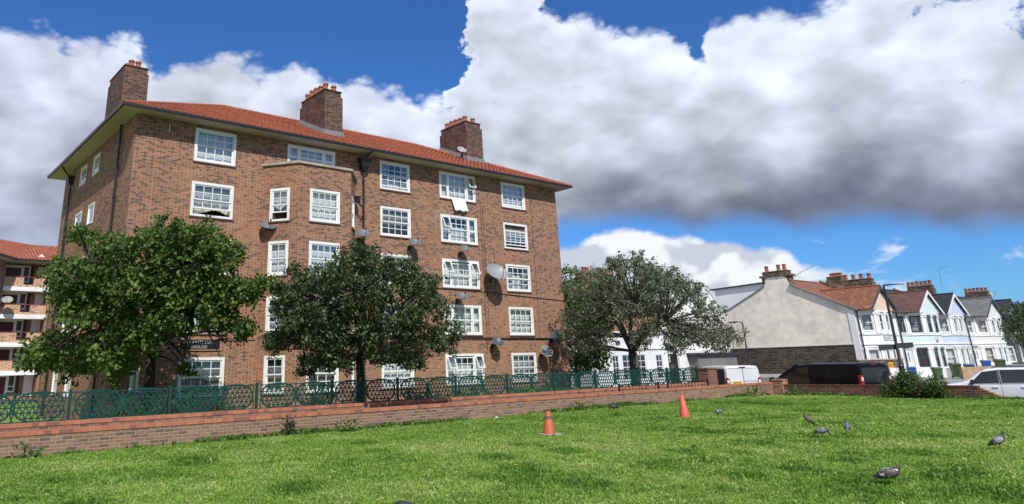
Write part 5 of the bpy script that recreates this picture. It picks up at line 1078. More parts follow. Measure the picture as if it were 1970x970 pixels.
wheelie('plain green bin standing nearest the shrub, in front of the white forecourt wall', (72.9, 23.75, -.60), R(-50), 'bin_green', 'bin_green')
wheelie('dark green bin at the end of the tan forecourt wall', (76.5, 23.5, -.5), R(-55), 'bin_dark', 'bin_dark', 1.15)
wheelie('small blue lidded bin just behind the tan forecourt wall', (78.9, 23.2, -.45), R(-55), 'bin_dark', 'bin_blue')
wheelie('blue bin behind the tan wall, in front of the off white house', (82.5, 22.9, -.2), R(-55), 'bin_blue', 'bin_blue')
wheelie('dark green bin beside a blue one, in front of the off white house', (83.8, 22.2, -.25), R(-55), 'bin_dark', 'bin_dark', 1.1)

# ------------------------------------------------------------------ white house and its neighbours behind the grey green tree
wh = empty('corner_house', (53, 42, -.6), 'big white rendered house with brick upper floor, seen through the grey green tree', 'house')
WF = Wall((0, 42), (0, -1))
owin = [(53.6, 54.7, -.1, 2.2), (55.0, 58.6, -.1, 2.25), (60.0, 61.2, -.1, 2.2)]
q = MB(); WF.sheet(q, 51.5, 62, -.7, 4.1, owin); Wall((51.5, 54), (-1, 0)).sheet(q, 0, 12, -.7, 4.1, []); Wall((62, 42), (1, 0)).sheet(q, 0, 12, -.7, 4.1, []); q.build('wall', 'white_render', wh)
q = MB(); WF.box(q, 51.4, 62.1, 2.6, 2.75, .003, .1); WF.box(q, 51.4, 62.1, 4.0, 4.15, .003, .15); q.build('cornice', 'white_render', wh)
q = MB(); WF.face(q, 51.6, 61.9, -.6, 4, -.8); q.build('inner_wall', 'dark', wh)
q = MB(); Wall((0, 42.3), (0, -1)).sheet(q, 51.7, 62, 4.1, 6.3, []); Wall((51.7, 54), (-1, 0)).sheet(q, 0, 11.7, 4.1, 6.3, []); q.build('upper_wall', 'block_brick', wh)
for a, b, c, d in owin: window(wh, WF, a, b, c, d, nx=2 if b - a < 2 else 5, ny=2, curtain=None, fw=.11, bar=.05)
q = MB(); q.quad((51.2, 41.7, 6.2), (62.5, 41.7, 6.2), (62.5, 48, 8.9), (51.2, 48, 8.9)); q.quad((62.5, 54.3, 6.2), (51.2, 54.3, 6.2), (51.2, 48, 8.9), (62.5, 48, 8.9)); q.poly([(51.7, 54, 6.2), (51.7, 42.3, 6.2), (51.7, 48, 8.8)]); q.poly([(62, 42.3, 6.2), (62, 54, 6.2), (62, 48, 8.8)]); q.build('roof', 'roof_brown', wh)
chimney(55.3, 60.0, 45.6, 46.8, 9.9, [(55.9, 46.1), (56.4, 46.1), (58.2, 46.1), (58.7, 46.1), (59.2, 46.1), (59.6, 46.1)], 6.5, 'block_brick', .55, wh)
q = MB(); q.box(54.35, 54.9, 41.9, 41.99, 3.05, 3.35); q.build('vent', 'frame_dark', wh)
settle(wh)
g2 = empty('gabled_house', (66, 44, -.6), 'tall white rendered house whose gable parapet steps and curves down, next to the pebbledashed flank', 'house')
GF = Wall((0, 44), (0, -1)); q = MB()
cur_ = [(73.3 + (75.9 - 73.3) * t, 8.9 - 2.4 * (t ** 1.5)) for t in np.linspace(0, 1, 9)]
outl = [(62.5, -.7), (76.6, -.7), (76.6, 6.3)] + cur_[::-1] + [(73.25, 9.5), (70.4, 9.5), (70.35, 8.9)] + [(70.3 - (70.3 - 66) * t, 8.9 - 2.4 * (t ** 1.4)) for t in np.linspace(.1, 1, 8)] + [(62.5, 6.0)]
q.prism(outl, 44, 52, lambda a, b, d: (a, d, b)); q.build('wall', 'white_render', g2)
q = MB(); q.box(70.25, 73.4, 43.85, 45.2, 9.502, 9.66)
for a, b in zip(cur_, cur_[1:]): q.hexa([(a[0], 43.9, a[1] + .002), (b[0], 43.9, b[1] + .002), (b[0], 52, b[1] + .002), (a[0], 52, a[1] + .002), (a[0] + .05, 43.9, a[1] + .12), (b[0] + .05, 43.9, b[1] + .12), (b[0] + .05, 52, b[1] + .12), (a[0] + .05, 52, a[1] + .12)])
q.build('coping', 'off_white', g2)
wn = [(63.4, 65.2, -.2, 2.3), (66.4, 67.6, 3.6, 5.2)]
for a, b, c, d in wn:
    k = MB(); GF.face(k, a + .1, b - .1, c + .1, d - .1, .004); k.build('dark_recess', 'dark', g2); window(g2, Wall((0, 43.86), (0, -1)), a, b, c, d, nx=2, ny=3, curtain=None, bar=.05, fw=.12)
settle(g2)
sh_ = empty('yard_wall', (61.5, 40, -.6), 'white yard wall with pale panels beside the low grey garage', 'wall')
q = MB(); Wall((0, 41), (0, -1)).box(q, 62.3, 70, -.7, 2.6, -.2, 0); q.build('wall', 'white_render', sh_)
q = MB(); W_ = Wall((0, 41), (0, -1)); W_.box(q, 64, 66.2, 1.0, 2.35, .003, .08); W_.box(q, 66.4, 68.6, 1.0, 2.45, .003, .08); q.build('panel', 'off_white', sh_)
q = MB(); q.box(63.2, 69.2, 39.5, 39.9, -.7, .75); q.build('plinth', 'stone', sh_); settle(sh_)
gr = empty('garage', (64, 37, -.6), 'low flat roofed grey rendered garage beside the sooty brick wall', 'garage')
q = MB(); q.box(63.8, 70.6, 40.0, 43, -.7, 2.0); q.build('wall', plain('grey cement render', (.17, .165, .155), .95, var=.12, scale=1.2, dirt=((.09, .09, .085), .5)), gr)
q = MB(); q.box(63.5, 70.8, 39.7, 43.2, 2.002, 2.17); q.build('roof', 'roof_slate', gr)
settle(gr)

# ------------------------------------------------------------------ balcony block behind on the other side
bb = empty('balcony_block', (4, 82.5, -.5), 'distant brick balcony block with white slabs, red doors and an orange roof', 'apartment block')
BF = Wall((0, 84.0), (0, -1)); PF = Wall((0, 82.5), (0, -1)); X0, X1 = 10.4, 15.4
M['red_door'] = plain('dark red door paint', (.10, .014, .012), .45, var=.08); M['red_rail'] = plain('red oxide coping', (.25, .05, .045), .6, var=.1)
tops = [11.28, 8.56, 5.86, 3.19]; q = MB(); c_ = MB(); sl = MB(); gp = MB()
BF.sheet(q, 0, 40, -.6, 12.75, []); PF.sheet(q, X1, 19.0, -.6, 12.75, []); Wall((X1, 82.5), (-1, 0)).sheet(q, -1.5, 0, -.6, 12.75, [])
WGW = Wall((7.0, 76.0), (.84, -.5426)); WGW.sheet(q, 0, 7.74, -.6, 12.75, []); Wall((11.2, 82.5), (1, 0)).sheet(q, 0, 1.5, -.6, 12.75, []); Wall((19, 82.5), (1, 0)).sheet(q, 0, 14, -.6, 12.75, [])
for z in tops:
    pp = MB(); PF.box(pp, 11.25, 13.05, z - 1.03, z - .08, -.2, 0); PF.box(pp, 13.95, X1, z - 1.03, z - .08, -.2, 0); PF.box(pp, 13.05, 13.95, z - 1.03, z - .8, -.2, 0); pp.build('parapet', 'parapet_brick', bb)
    k_ = MB(); PF.box(c_, 11.25, X1, z - .078, z - .02, -.23, .03); PF.box(k_, 11.25, X1 + .05, z - 1.45, z - 1.032, -1.6, .16); k_.build('balcony_slab', 'white_render', bb)
q.build('wall', 'block_brick', bb); c_.build('parapet_coping', 'red_rail', bb)
for z in tops:
    g_ = MB()
    for i in range(9): PF.box(g_, 13.08 + i * .1, 13.1 + i * .1, z - .8, z - .08, -.11, -.09)
    g_.build('railing', 'black', bb)
for z in [13.3] + tops:
    f = z - 1.4 - .0 if z == 13.3 else z - 1.4
for z in tops + [.55 + 1.0]:
    f = z - 1.03 if z in tops else -.45
    k = MB(); BF.box(k, 11.5, 12.9, f, f + 2.05, .003, .05); dd_ = k.build('door', 'red_door', bb)
    k = MB(); BF.box(k, 11.35, 11.5, f, f + 2.3, .003, .09); BF.box(k, 12.9, 13.05, f, f + 2.3, .003, .09); BF.box(k, 11.5, 12.9, f + 2.05, f + 2.3, .003, .09); BF.box(k, 13.05, 13.75, f + .6, f + 2.3, .003, .06); k.build('door_frame', 'white', dd_)
    k = MB(); BF.face(k, 13.17, 13.63, f + 1.2, f + 2.15, .065); BF.face(k, 13.17, 13.63, f + .75, f + 1.1, .065); k.build('sidelight', 'frame_dark', bb)
    k = MB(); BF.box(k, 14.5, 15.35, f + .2, f + 2.25, .003, .08); k.build('cupboard_door', 'white', bb)
k = MB(); k.tube([(13.95, 83.9, 12.6), (13.95, 83.9, -.5)], .09, 8); k.tube([(15.75, 82.4, 12.6), (15.75, 82.4, -.5)], .09, 8); k.build('downpipe', 'black', bb)
k = MB(); k.box(10.5, 19.8, 81.7, 84, 12.75, 12.82); k.prism([(6.5, 77.5), (7.6, 75.2), (12.2, 82.3), (10.6, 83.0)], 12.74, 12.815, lambda a, b, d: (a, b, d)); k.build('soffit', 'cream', bb)
k = MB(); k.box(11.99, 19.8, 81.58, 81.7, 12.76, 12.95); k.prism([(7.6, 75.2), (7.7, 75.14), (12.1, 81.6), (12.0, 81.7)], 12.76, 12.95, lambda a, b, d: (a, b, d)); k.build('gutter', 'black', bb)
k = MB(); k.quad((12.0, 81.7, 12.9), (20, 81.7, 12.9), (20, 88, 15.4), (14.2, 88, 15.4)); k.poly([(7.6, 75.2, 12.9), (12.0, 81.7, 12.9), (14.2, 88, 15.4), (6.5, 82.5, 15.3), (3.5, 78, 15.3)]); k.quad((20, 95, 12.9), (0, 95, 12.9), (6.5, 82.5, 15.3), (14.2, 88, 15.4)); k.quad((20, 95, 12.9), (14.2, 88, 15.4), (20, 88, 15.4), (20, 94, 13)); rfb = k.build('roof', 'roof_orange', bb)
k = MB(); k.prism([(14.0, 13.3), (14.9, 13.3), (14.45, 13.75)], 83.0, 83.4, lambda a, b, d: (a, d, b)); k.build('roof_vent', 'white', rfb)
settle(bb)
d2 = dish((11.3, 82.0, 8.3), 1.0, (.35, -.6, .5), AZ, R(40), 'dish_pale', 'pale dish on the balcony block beside a red door'); d2['group'] = 'dishes on other houses'

# ------------------------------------------------------------------ lamp posts
def lamp(label, base, top, arm, lean=0, sign=False, thick=1.0):
    l = empty('lamp_post', base, label, 'lamp post'); H = top - base[2]; k = thick
    q = MB(); q.tube([(0, 0, 0), (0, 0, 1.25), (0, 0, 1.3), (0, 0, 1.42), (0, 0, H - .05)], [.115 * k, .115 * k, .12 * k, .07 * k, .05 * k], 12); q.build('post', 'black_pole', l, smooth=40)
    a = Vector(arm).normalized(); L = Vector(arm).length
    q = MB(); q.tube([(0, 0, H - .1), (0, 0, H), a * .12 + Vector((0, 0, H + .05)), a * L * .5 + Vector((0, 0, H + .07))], [.05 * k, .05 * k, .04 * k, .035 * k], 8); q.build('arm', 'black_pole', l, smooth=40)
    h = Vector((-a.y, a.x, 0)); q = MB(); c = Vector((0, 0, H + .05)); f0, f1 = a * L * .4, a * L
    P = lambda p, w, z: tuple(p + h * w + c + Vector((0, 0, z)))
    q.hexa([P(f0, -.06 * k, -.04), P(f1, -.13 * k, -.05), P(f1, .13 * k, -.05), P(f0, .06 * k, -.04), P(f0, -.05 * k, .07), P(f1, -.1 * k, .03), P(f1, .1 * k, .03), P(f0, .05 * k, .07)]); q.build('lantern', 'black_pole', l)
    return l
lm = lamp('black street lamp with a wide dark signboard, in front of the terrace', (68.0, 24.6, -.6), 7.05, (.95, -1.15, 0), thick=1.75)
W = Wall((68.0 - .9, 24.6 + 1.0), (-.65, -.76)); q = MB(); W.box(q, 0, 1.32, 2.0, 2.34, -.02, .03); W.box(q, 1.36, 2.75, 2.08, 2.42, -.02, .03)
q.v = [(x - 68.0, y - 24.6, z + .6) for x, y, z in q.v]; sb = q.build('signboard', plain('dark sign back', (.035, .04, .042), .5), lm)
q = MB()
for a, b, z in ((0, 1.32, 2.0), (1.36, 2.75, 2.08)): W.box(q, a - .02, b + .02, z - .03, z - .002, -.03, .05); W.box(q, a - .02, b + .02, z + .342, z + .37, -.03, .05)
q.v = [(x - 68.0, y - 24.6, z + .6) for x, y, z in q.v]; q.build('sign_edge', 'black_pole', sb)
lm.rotation_euler = (R(1.2), R(-3.0), 0)
l2 = lamp('slim black street lamp with a short arm in front of the pebbledashed flank', (50.2, 27.6, -.6), 4.0, (-.85, .55, 0), thick=.85)
l3 = lamp('distant black street lamp with an orange sticker in front of the charcoal house', (110.8, 26.6, -.5), 5.6, (-.9, .2, 0), thick=1.9)
for l, z in ((l2, 1.0), (l3, 2.3)):
    q = MB(); q.tube([(0, 0, z + .3), (0, 0, z + .75)], [.10, .10] if l is l2 else [.19, .19], 10); q.build('sticker', plain('orange sticker', (.6, .27, .03), .5), l)
# ------------------------------------------------------------------ vehicles: x forward, y to the vehicle's left, wheels on z = 0
M['paint_black'] = plain('black van paint', (.005, .005, .007), .3, coat=.1, var=.05, spec=.15)
M['paint_white'] = plain('white van paint', (.66, .68, .70), .32, coat=.6, var=.03, dirt=((.4, .4, .38), .25), scale=2)
M['paint_silver'] = plain('white car paint', (.74, .76, .79), .28, coat=1, var=.02)
M['tinted'] = plain('tinted glass', (.012, .014, .015), .06, var=.05, spec=.75)
M['rubber'] = plain('tyre rubber', (.022, .022, .022), .8); M['plastic'] = plain('black bumper plastic', (.03, .03, .032), .6)
M['alloy'] = plain('alloy wheel', (.42, .42, .43), .35, metal=.7, var=.05)
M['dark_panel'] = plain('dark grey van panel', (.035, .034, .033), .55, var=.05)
M['lens_red'] = plain('red lamp lens', (.30, .012, .01), .35, coat=.2, var=.1); M['lens_clear'] = plain('clear lamp lens', (.7, .7, .68), .12, coat=1)
M['plate_yellow'] = plain('yellow plate', (.78, .55, .06), .45, var=.04)
def interp(tab, x):
    for (a, va), (b, vb) in zip(tab, tab[1:]):
        if x <= b: t = (x - a) / (b - a); return va + (vb - va) * t
    return tab[-1][1]
class Car:
    """roof(x), belt height, half width(x), tumblehome -> a closed lofted body; side(x, z) gives its half width there"""
    def __init__(c, roof, wid, zb, belt, tumble, zlow, xs): c.roof, c.wid, c.zb, c.belt, c.tumble, c.zlow, c.xs = roof, wid, zb, belt, tumble, zlow, xs
    def side(c, x, z):
        w = interp(c.wid, x); zt = interp(c.roof, x); b = interp(c.belt, x)
        if z <= b: return w * (1 - .05 * max(0, (c.zlow + .25 - z)) / .4) - .012 * abs(z - (c.zlow + .5)) ** 1.5
        return w - c.tumble * (z - b) / max(.25, 1.0) - .012 * abs(b - (c.zlow + .5)) ** 1.5
    def body(c):
        mb = MB(); n = 0; rows = []
        for x in c.xs:
            zt = interp(c.roof, x); b = min(interp(c.belt, x), zt - .12); zl = c.zlow
            pr = [(c.side(x, zl) - .12, zl), (c.side(x, zl) - .02, zl + .03)]
            for t in (.25, .5, .75, 1): z = zl + .03 + (b - zl - .03) * t; pr.append((c.side(x, z), z))
            for t in (.35, .7, 1): z = b + (zt - .10 - b) * t; pr.append((c.side(x, z), z))
            y = pr[-1][0]; pr += [(y - .03, zt - .05), (y - .085, zt - .018), (y * .55, zt), (0, zt + .008)]
            full = pr + [(-a, z) for a, z in pr[-2::-1]]; rows.append([(x, a, z) for a, z in full])
        k = len(rows[0]); vs = [p for r in rows for p in r]
        fs = [(i * k + j, i * k + (j + 1) % k, (i + 1) * k + (j + 1) % k, (i + 1) * k + j) for i in range(len(rows) - 1) for j in range(k)]
        fs += [tuple(range(k))[::-1], tuple((len(rows) - 1) * k + j for j in range(k))]
        mb.add(vs, fs); return mb
    def panel(c, mb, poly, sgn, out=.006, n=6):
        """a side polygon (x, z) laid on the body, as a fan of thin quads split along x"""
        xs_ = sorted({p[0] for p in poly}); x0, x1 = xs_[0], xs_[-1]
        def span(x):
            zs = []
            for (xa, za), (xb, zb) in zip(poly, poly[1:] + poly[:1]):
                if min(xa, xb) - 1e-9 <= x <= max(xa, xb) + 1e-9: zs += [za + (zb - za) * (x - xa) / (xb - xa)] if abs(xb - xa) > 1e-9 else [za, zb]
            return min(zs), max(zs)
        g = sorted(set(list(np.linspace(x0, x1, n)) + xs_)); pr = None
        for x in g:
            lo, hi = span(x); col = [(x, sgn * (c.side(x, lo + (hi - lo) * t) + out), lo + (hi - lo) * t) for t in (0, .33, .66, 1)]
            if pr:
                for i in range(3): mb.add([pr[i], col[i], col[i + 1], pr[i + 1]], [(0, 1, 2, 3) if sgn < 0 else (3, 2, 1, 0)])
            pr = col
def wheels(root, xs, y, r, w=.2, rim='alloy'):
    for x in xs:
        for s in (1, -1):
            q = MB(); q.lathe([(r * .62, -w / 2), (r * .95, -w / 2), (r, -w / 2 + .03), (r, w / 2 - .03), (r * .95, w / 2), (r * .62, w / 2)], (x, s * y, r), 28, 'y'); wh_ = q.build('wheel', 'rubber', root, smooth=40)
            q = MB(); yo = s * (y + w / 2 - .015)
            q.lathe([(r * .66, -.02), (r * .66, .012), (r * .58, .015), (r * .56, -.01)], (x, yo, r), 28, 'y')
            for i in range(10):
                a = 2 * math.pi * i / 10; ca, sa = math.cos(a), math.sin(a)
                q.hexa([(x + ca * .05 - sa * .022, yo - .01, r + sa * .05 + ca * .022), (x + ca * r * .6 - sa * .018, yo - .01, r + sa * r * .6 + ca * .018), (x + ca * r * .6 + sa * .018, yo - .01, r + sa * r * .6 - ca * .018), (x + ca * .05 + sa * .022, yo - .01, r + sa * .05 - ca * .022)] +
                       [(x + ca * .05 - sa * .022, yo + .012, r + sa * .05 + ca * .022), (x + ca * r * .6 - sa * .018, yo + .012, r + sa * r * .6 + ca * .018), (x + ca * r * .6 + sa * .018, yo + .012, r + sa * r * .6 - ca * .018), (x + ca * .05 + sa * .022, yo + .012, r + sa * .05 - ca * .022)])
            q.lathe([(.07, -.012), (.07, .016), (.03, .02)], (x, yo, r), 14, 'y'); q.build('rim', rim, wh_)
def rect_rear(mb, x, y0, y1, z0, z1, d=.012): mb.box(x - d, x + .004, min(y0, y1), max(y0, y1), z0, z1)

def van(name, label, loc, heading, paint, rearglass, plate, sideglass, L=5.0, H=1.95, W=.95, nose=0, tz=(.72, 1.22), pz=.64):
    """heading: degrees clockwise from +Y"""
    v = empty(name, loc, label, 'van', R(90 - heading))
    hl = L / 2
    ns = nose; roof = [(-hl, H - .10), (-hl + .12, H - .01), (-hl + .5, H), (hl - 2.0 - ns, H), (hl - 1.55 - ns, H - .06), (hl - .85 - ns * .5, 1.34), (hl - .5, 1.10 - ns * .1), (hl - .12, .9), (hl, .68)]
    wid = [(-hl, W - .05), (-hl + .1, W - .01), (-hl + .4, W), (hl - 1.3, W), (hl - .5, W - .07), (hl - .12, W - .2), (hl, W - .34)]
    belt = [(-hl, 1.12), (hl - 1.4, 1.08), (hl - .6, .98), (hl, .6)]
    xs = [-hl, -hl + .05, -hl + .12, -hl + .3, -hl + .6] + list(np.linspace(-hl + 1.0, hl - 2.0, 6)) + [hl - 1.8, hl - 1.55, hl - 1.3, hl - 1.05, hl - .85, hl - .65, hl - .5, hl - .3, hl - .12, hl - .05, hl]
    c = Car(roof, wid, 0, belt, .10, .26, xs); c.body().build('body', paint, v, smooth=38)
    for s in (1, -1):
        q = MB(); wz = 1.10
        c.panel(q, [(hl - 2.35 - ns, wz), (hl - 1.35 - ns * .6, wz - .02), (hl - 1.78 - ns, H - .18), (hl - 2.3 - ns, H - .15)], s)
        c.panel(q, [(hl - 1.3 - ns * .6, wz - .02), (hl - .95 - ns * .5, wz - .03), (hl - 1.22 - ns * .7, 1.42), (hl - 1.66 - ns, H - .3)], s); q.build('side_window', 'tinted', v)
        if sideglass:
            q = MB(); c.panel(q, [(-hl + .45, wz + .04), (-hl + 1.5, wz + .04), (-hl + 1.5, H - .16), (-hl + .5, H - .17)], s); c.panel(q, [(-hl + 1.62, wz + .04), (hl - 2.55, wz + .04), (hl - 2.55, H - .16), (-hl + 1.62, H - .16)], s); q.build('side_window', 'tinted', v)
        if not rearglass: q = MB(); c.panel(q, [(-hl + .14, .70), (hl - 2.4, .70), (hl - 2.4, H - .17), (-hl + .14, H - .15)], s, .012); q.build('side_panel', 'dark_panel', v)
        q = MB(); c.panel(q, [(-hl + .3, .60), (hl - .55, .60), (hl - .55, .68), (-hl + .3, .68)], s, .018); q.build('rub_strip', 'plastic', v)
        q = MB(); c.panel(q, [(hl - 2.44, .32), (hl - 2.425, .32), (hl - 2.425, H - .12), (hl - 2.44, H - .12)], s, .003); c.panel(q, [(-hl + 1.55, .32), (-hl + 1.565, .32), (-hl + 1.565, H - .12), (-hl + 1.55, H - .12)], s, .003); q.build('door_gap', 'plastic', v)
        q = MB(); y = s * c.side(hl - 2.2, .98); q.box(hl - 2.3, hl - 2.08, min(y, y + s * .03), max(y, y + s * .03), .95, 1.0); q.build('door_handle', paint, v)
        q = MB(); y = c.side(hl - 1.1, 1.1); a, b = sorted((s * (y + .02), s * (y + .22))); q.hexa([(hl - 1.12, a, 1.08), (hl - .98, a, 1.08), (hl - .98, b, 1.08), (hl - 1.12, b, 1.08), (hl - 1.14, a, 1.36), (hl - 1.04, a, 1.36), (hl - 1.04, b, 1.36), (hl - 1.14, b, 1.36)]); q.build('mirror', 'plastic', v)
        q = MB(); w = c.side(-hl, 1.0); q.hexa([(-hl - .02, s * (w - .17), tz[0]), (-hl - .02, s * (w + .012), tz[0]), (-hl + .10, s * (w + .03), tz[0]), (-hl + .1, s * (w - .17), tz[0]), (-hl - .02, s * (w - .15), tz[1]), (-hl - .02, s * (w + .006), tz[1]), (-hl + .08, s * (w + .03), tz[1]), (-hl + .08, s * (w - .15), tz[1])]); tl = q.build('tail_light', 'lens_red', v)
        q = MB(); q.box(-hl - .026, -hl, min(s * (w - .13), s * (w - .02)), max(s * (w - .13), s * (w - .02)), tz[1] - .22, tz[1] - .08); q.build('reverse_lens', 'lens_clear', tl)
        q = MB(); yy = c.side(hl - .16, .75); q.hexa([(hl - .4, s * (yy - .1), .66), (hl - .06, s * (yy - .32), .64), (hl - .02, s * (yy - .30), .66), (hl - .3, s * (yy + .05), .66), (hl - .45, s * (yy - .1), .86), (hl - .14, s * (yy - .32), .8), (hl - .1, s * (yy - .3), .8), (hl - .36, s * (yy + .05), .88)]); q.build('headlight', 'lens_clear', v)
    q = MB(); wz = c.side(hl - 1.2, 1.4) - .1
    q.quad((hl - .88 - ns * .5, -wz - .06, 1.36), (hl - .88 - ns * .5, wz + .06, 1.36), (hl - 1.53 - ns, wz - .04, H - .04), (hl - 1.53 - ns, -wz + .04, H - .04)); q.build('windscreen', 'tinted', v)
    w = W - .07
    if rearglass: q = MB(); rect_rear(q, -hl, -w + .12, w - .12, 1.16, H - .20, .008); q.build('rear_window', 'tinted', v)
    else:
        q = MB(); rect_rear(q, -hl, -.012, .012, .42, H - .1, .006); rect_rear(q, -hl, -w + .1, w - .1, H - .135, H - .12, .006); rect_rear(q, -hl, -w + .08, w - .1, 1.24, 1.26, .005); q.build('door_gap', 'plastic', v)
        q = MB(); rect_rear(q, -hl, -.24, -.06, 1.08, 1.16, .02); q.build('rear_handle', 'plastic', v)
        q = MB()
        for s in (1, -1): rect_rear(q, -hl, s * w * .98, s * (w - .05), .5, .58, .03); rect_rear(q, -hl, s * w * .98, s * (w - .05), 1.36, 1.44, .03)
        q.build('hinge', 'plastic', v)
    q = MB(); q.hexa([(-hl - .08, -W + .04, .28), (-hl + .3, -W - .01, .28), (-hl + .3, W + .01, .28), (-hl - .08, W - .04, .28), (-hl - .07, -W + .05, .54), (-hl + .3, -W - .01, .54), (-hl + .3, W + .01, .54), (-hl - .07, W - .05, .54)]); q.hexa([(hl - .3, -W + .1, .24), (hl + .06, -W + .34, .24), (hl + .06, W - .34, .24), (hl - .3, W - .1, .24), (hl - .3, -W + .1, .56), (hl + .04, -W + .34, .56), (hl + .04, W - .34, .56), (hl - .3, W - .1, .56)]); q.build('bumper', 'plastic', v)
    q = MB(); rect_rear(q, -hl, -.16, .16, H - .09, H - .055, .03); q.build('brake_light', 'lens_red', v)
    y0, y1 = (-.26, .26) if rearglass else (.10, .62)
    q = MB(); rect_rear(q, -hl - .006, y0 - .05, y1 + .05, pz - .04, pz + .16, .01); q.build('plate_holder', 'plastic' if rearglass else paint, v)
    q = MB(); rect_rear(q, -hl - .012, y0, y1, pz, pz + .115, .012); pl = q.build('number_plate', 'plate_yellow', v)
    if plate: text_mesh('lettering', plate, .105, Wall((-hl - .026, 0), (-1, 0)), -(y0 + y1) / 2, pz + .022, .003, 'plastic', pl, squash=.86)
    wheels(v, (-hl + 1.0, hl - .95), W - .13, .33)
    return v
van('black_van', 'black van with dark rear glass parked behind the low street wall', (36.0, 16.5, -.64), 17, 'paint_black', True, None, False, L=5.7, nose=.8, tz=(1.0, 1.45), pz=.9)
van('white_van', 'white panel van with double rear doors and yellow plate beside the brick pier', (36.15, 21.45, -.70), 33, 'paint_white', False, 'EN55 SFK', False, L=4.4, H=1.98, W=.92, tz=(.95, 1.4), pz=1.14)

def suv():
    v = empty('white_car', (39.40, 10.6, -.65), 'white estate car with black door mirror behind the broken wall end', 'car', R(90 + 10)); hl = 2.25; W = .92
    roof = [(-hl, .98), (-hl + .06, 1.28), (-hl + .45, 1.56), (-hl + 1.2, 1.63), (-.0, 1.63), (.45, 1.57), (1.02, 1.16), (1.25, 1.06), (1.85, .96), (hl - .1, .78), (hl, .60)]
    wid = [(-hl, W - .2), (-hl + .2, W - .05), (-hl + .6, W), (1.2, W), (1.8, W - .07), (hl - .12, W - .2), (hl, W - .36)]
    belt = [(-hl, .98), (0, .98), (1.0, .95), (1.8, .78), (hl, .55)]
    xs = [-hl, -hl + .06, -hl + .2, -hl + .45, -hl + .8, -hl + 1.2, -.7, -.1, .12, .35, .6, .85, 1.05, 1.25, 1.5, 1.7, 1.85, 2.0, hl - .1, hl - .04, hl]
    c = Car(roof, wid, 0, belt, .30, .26, xs); c.body().build('body', 'paint_silver', v, smooth=38)
    for s in (1, -1):
        q = MB(); c.panel(q, [(-.05, 1.02), (.96, 1.0), (.48, 1.47), (-.05, 1.54)], s); c.panel(q, [(-1.0, 1.03), (-.13, 1.02), (-.13, 1.545), (-.95, 1.55)], s); c.panel(q, [(-1.75, 1.06), (-1.08, 1.03), (-1.03, 1.545), (-1.55, 1.50)], s); q.build('side_window', 'tinted', v)
        q = MB(); c.panel(q, [(-.115, 1.0), (-.065, 1.0), (-.065, 1.56), (-.115, 1.56)], s, .009); c.panel(q, [(-1.85, .995), (1.02, .975), (1.02, .99), (-1.85, 1.015)], s, .009); q.build('window_trim', 'plastic', v)
        q = MB(); c.panel(q, [(-1.7, .26), (1.45, .26), (1.45, .36), (-1.7, .36)], s, .012); q.build('sill', 'plastic', v)
        q = MB()
        for x in (-.09, 1.12, -1.05): c.panel(q, [(x, .38), (x + .012, .38), (x + .012, .99), (x, .99)], s, .003)
        q.build('door_gap', 'plastic', v)
        for x in (.02, -.95): q = MB(); y = s * c.side(x, .86); a, b = sorted((y, y + s * .035)); q.box(x, x + .2, a, b, .845, .885); q.build('door_handle', 'paint_silver', v)
        q = MB(); y = c.side(.9, 1.0); a, b = sorted((s * (y - .0), s * (y + .2))); q.hexa([(.82, a, .99), (.96, a, .99), (.94, b, 1.0), (.82, b, 1.0), (.80, a, 1.1), (.93, a, 1.1), (.90, b, 1.17), (.80, b, 1.17)]); q.build('mirror', 'plastic', v)
        q = MB(); y = c.side(-.6, 1.5) - .14; q.tube([(.15, s * y, 1.60), (.0, s * y, 1.67), (-1.5, s * y, 1.67), (-1.7, s * y, 1.60)], .02, 6); q.build('roof_rail', 'plastic', v)
        q = MB(); yy = c.side(1.95, .75); q.hexa([(1.7, s * (yy - .1), .66), (hl - .08, s * (yy - .34), .62), (hl - .05, s * (yy - .3), .64), (1.75, s * (yy + .03), .66), (1.68, s * (yy - .1), .82), (hl - .16, s * (yy - .34), .74), (hl - .12, s * (yy - .3), .75), (1.72, s * (yy + .02), .84)]); q.build('headlight', 'lens_clear', v)
        q = MB(); yy = c.side(-hl + .1, 1.0); q.hexa([(-hl - .01, s * (yy - .2), .9), (-hl - .0, s * (yy - .02), .9), (-hl + .28, s * (yy + .07), .92), (-hl + .2, s * (yy - .1), .9), (-hl + .05, s * (yy - .22), 1.15), (-hl + .07, s * (yy - .04), 1.15), (-hl + .3, s * (yy + .05), 1.15), (-hl + .25, s * (yy - .1), 1.15)]); q.build('tail_light', 'lens_red', v)
    q = MB(); q.quad((1.04, -.72, 1.15), (1.04, .72, 1.15), (.38, .60, 1.555), (.38, -.60, 1.555)); q.build('windscreen', 'tinted', v)
    wheels(v, (-1.35, 1.35), W - .12, .34)
    return v
suv()

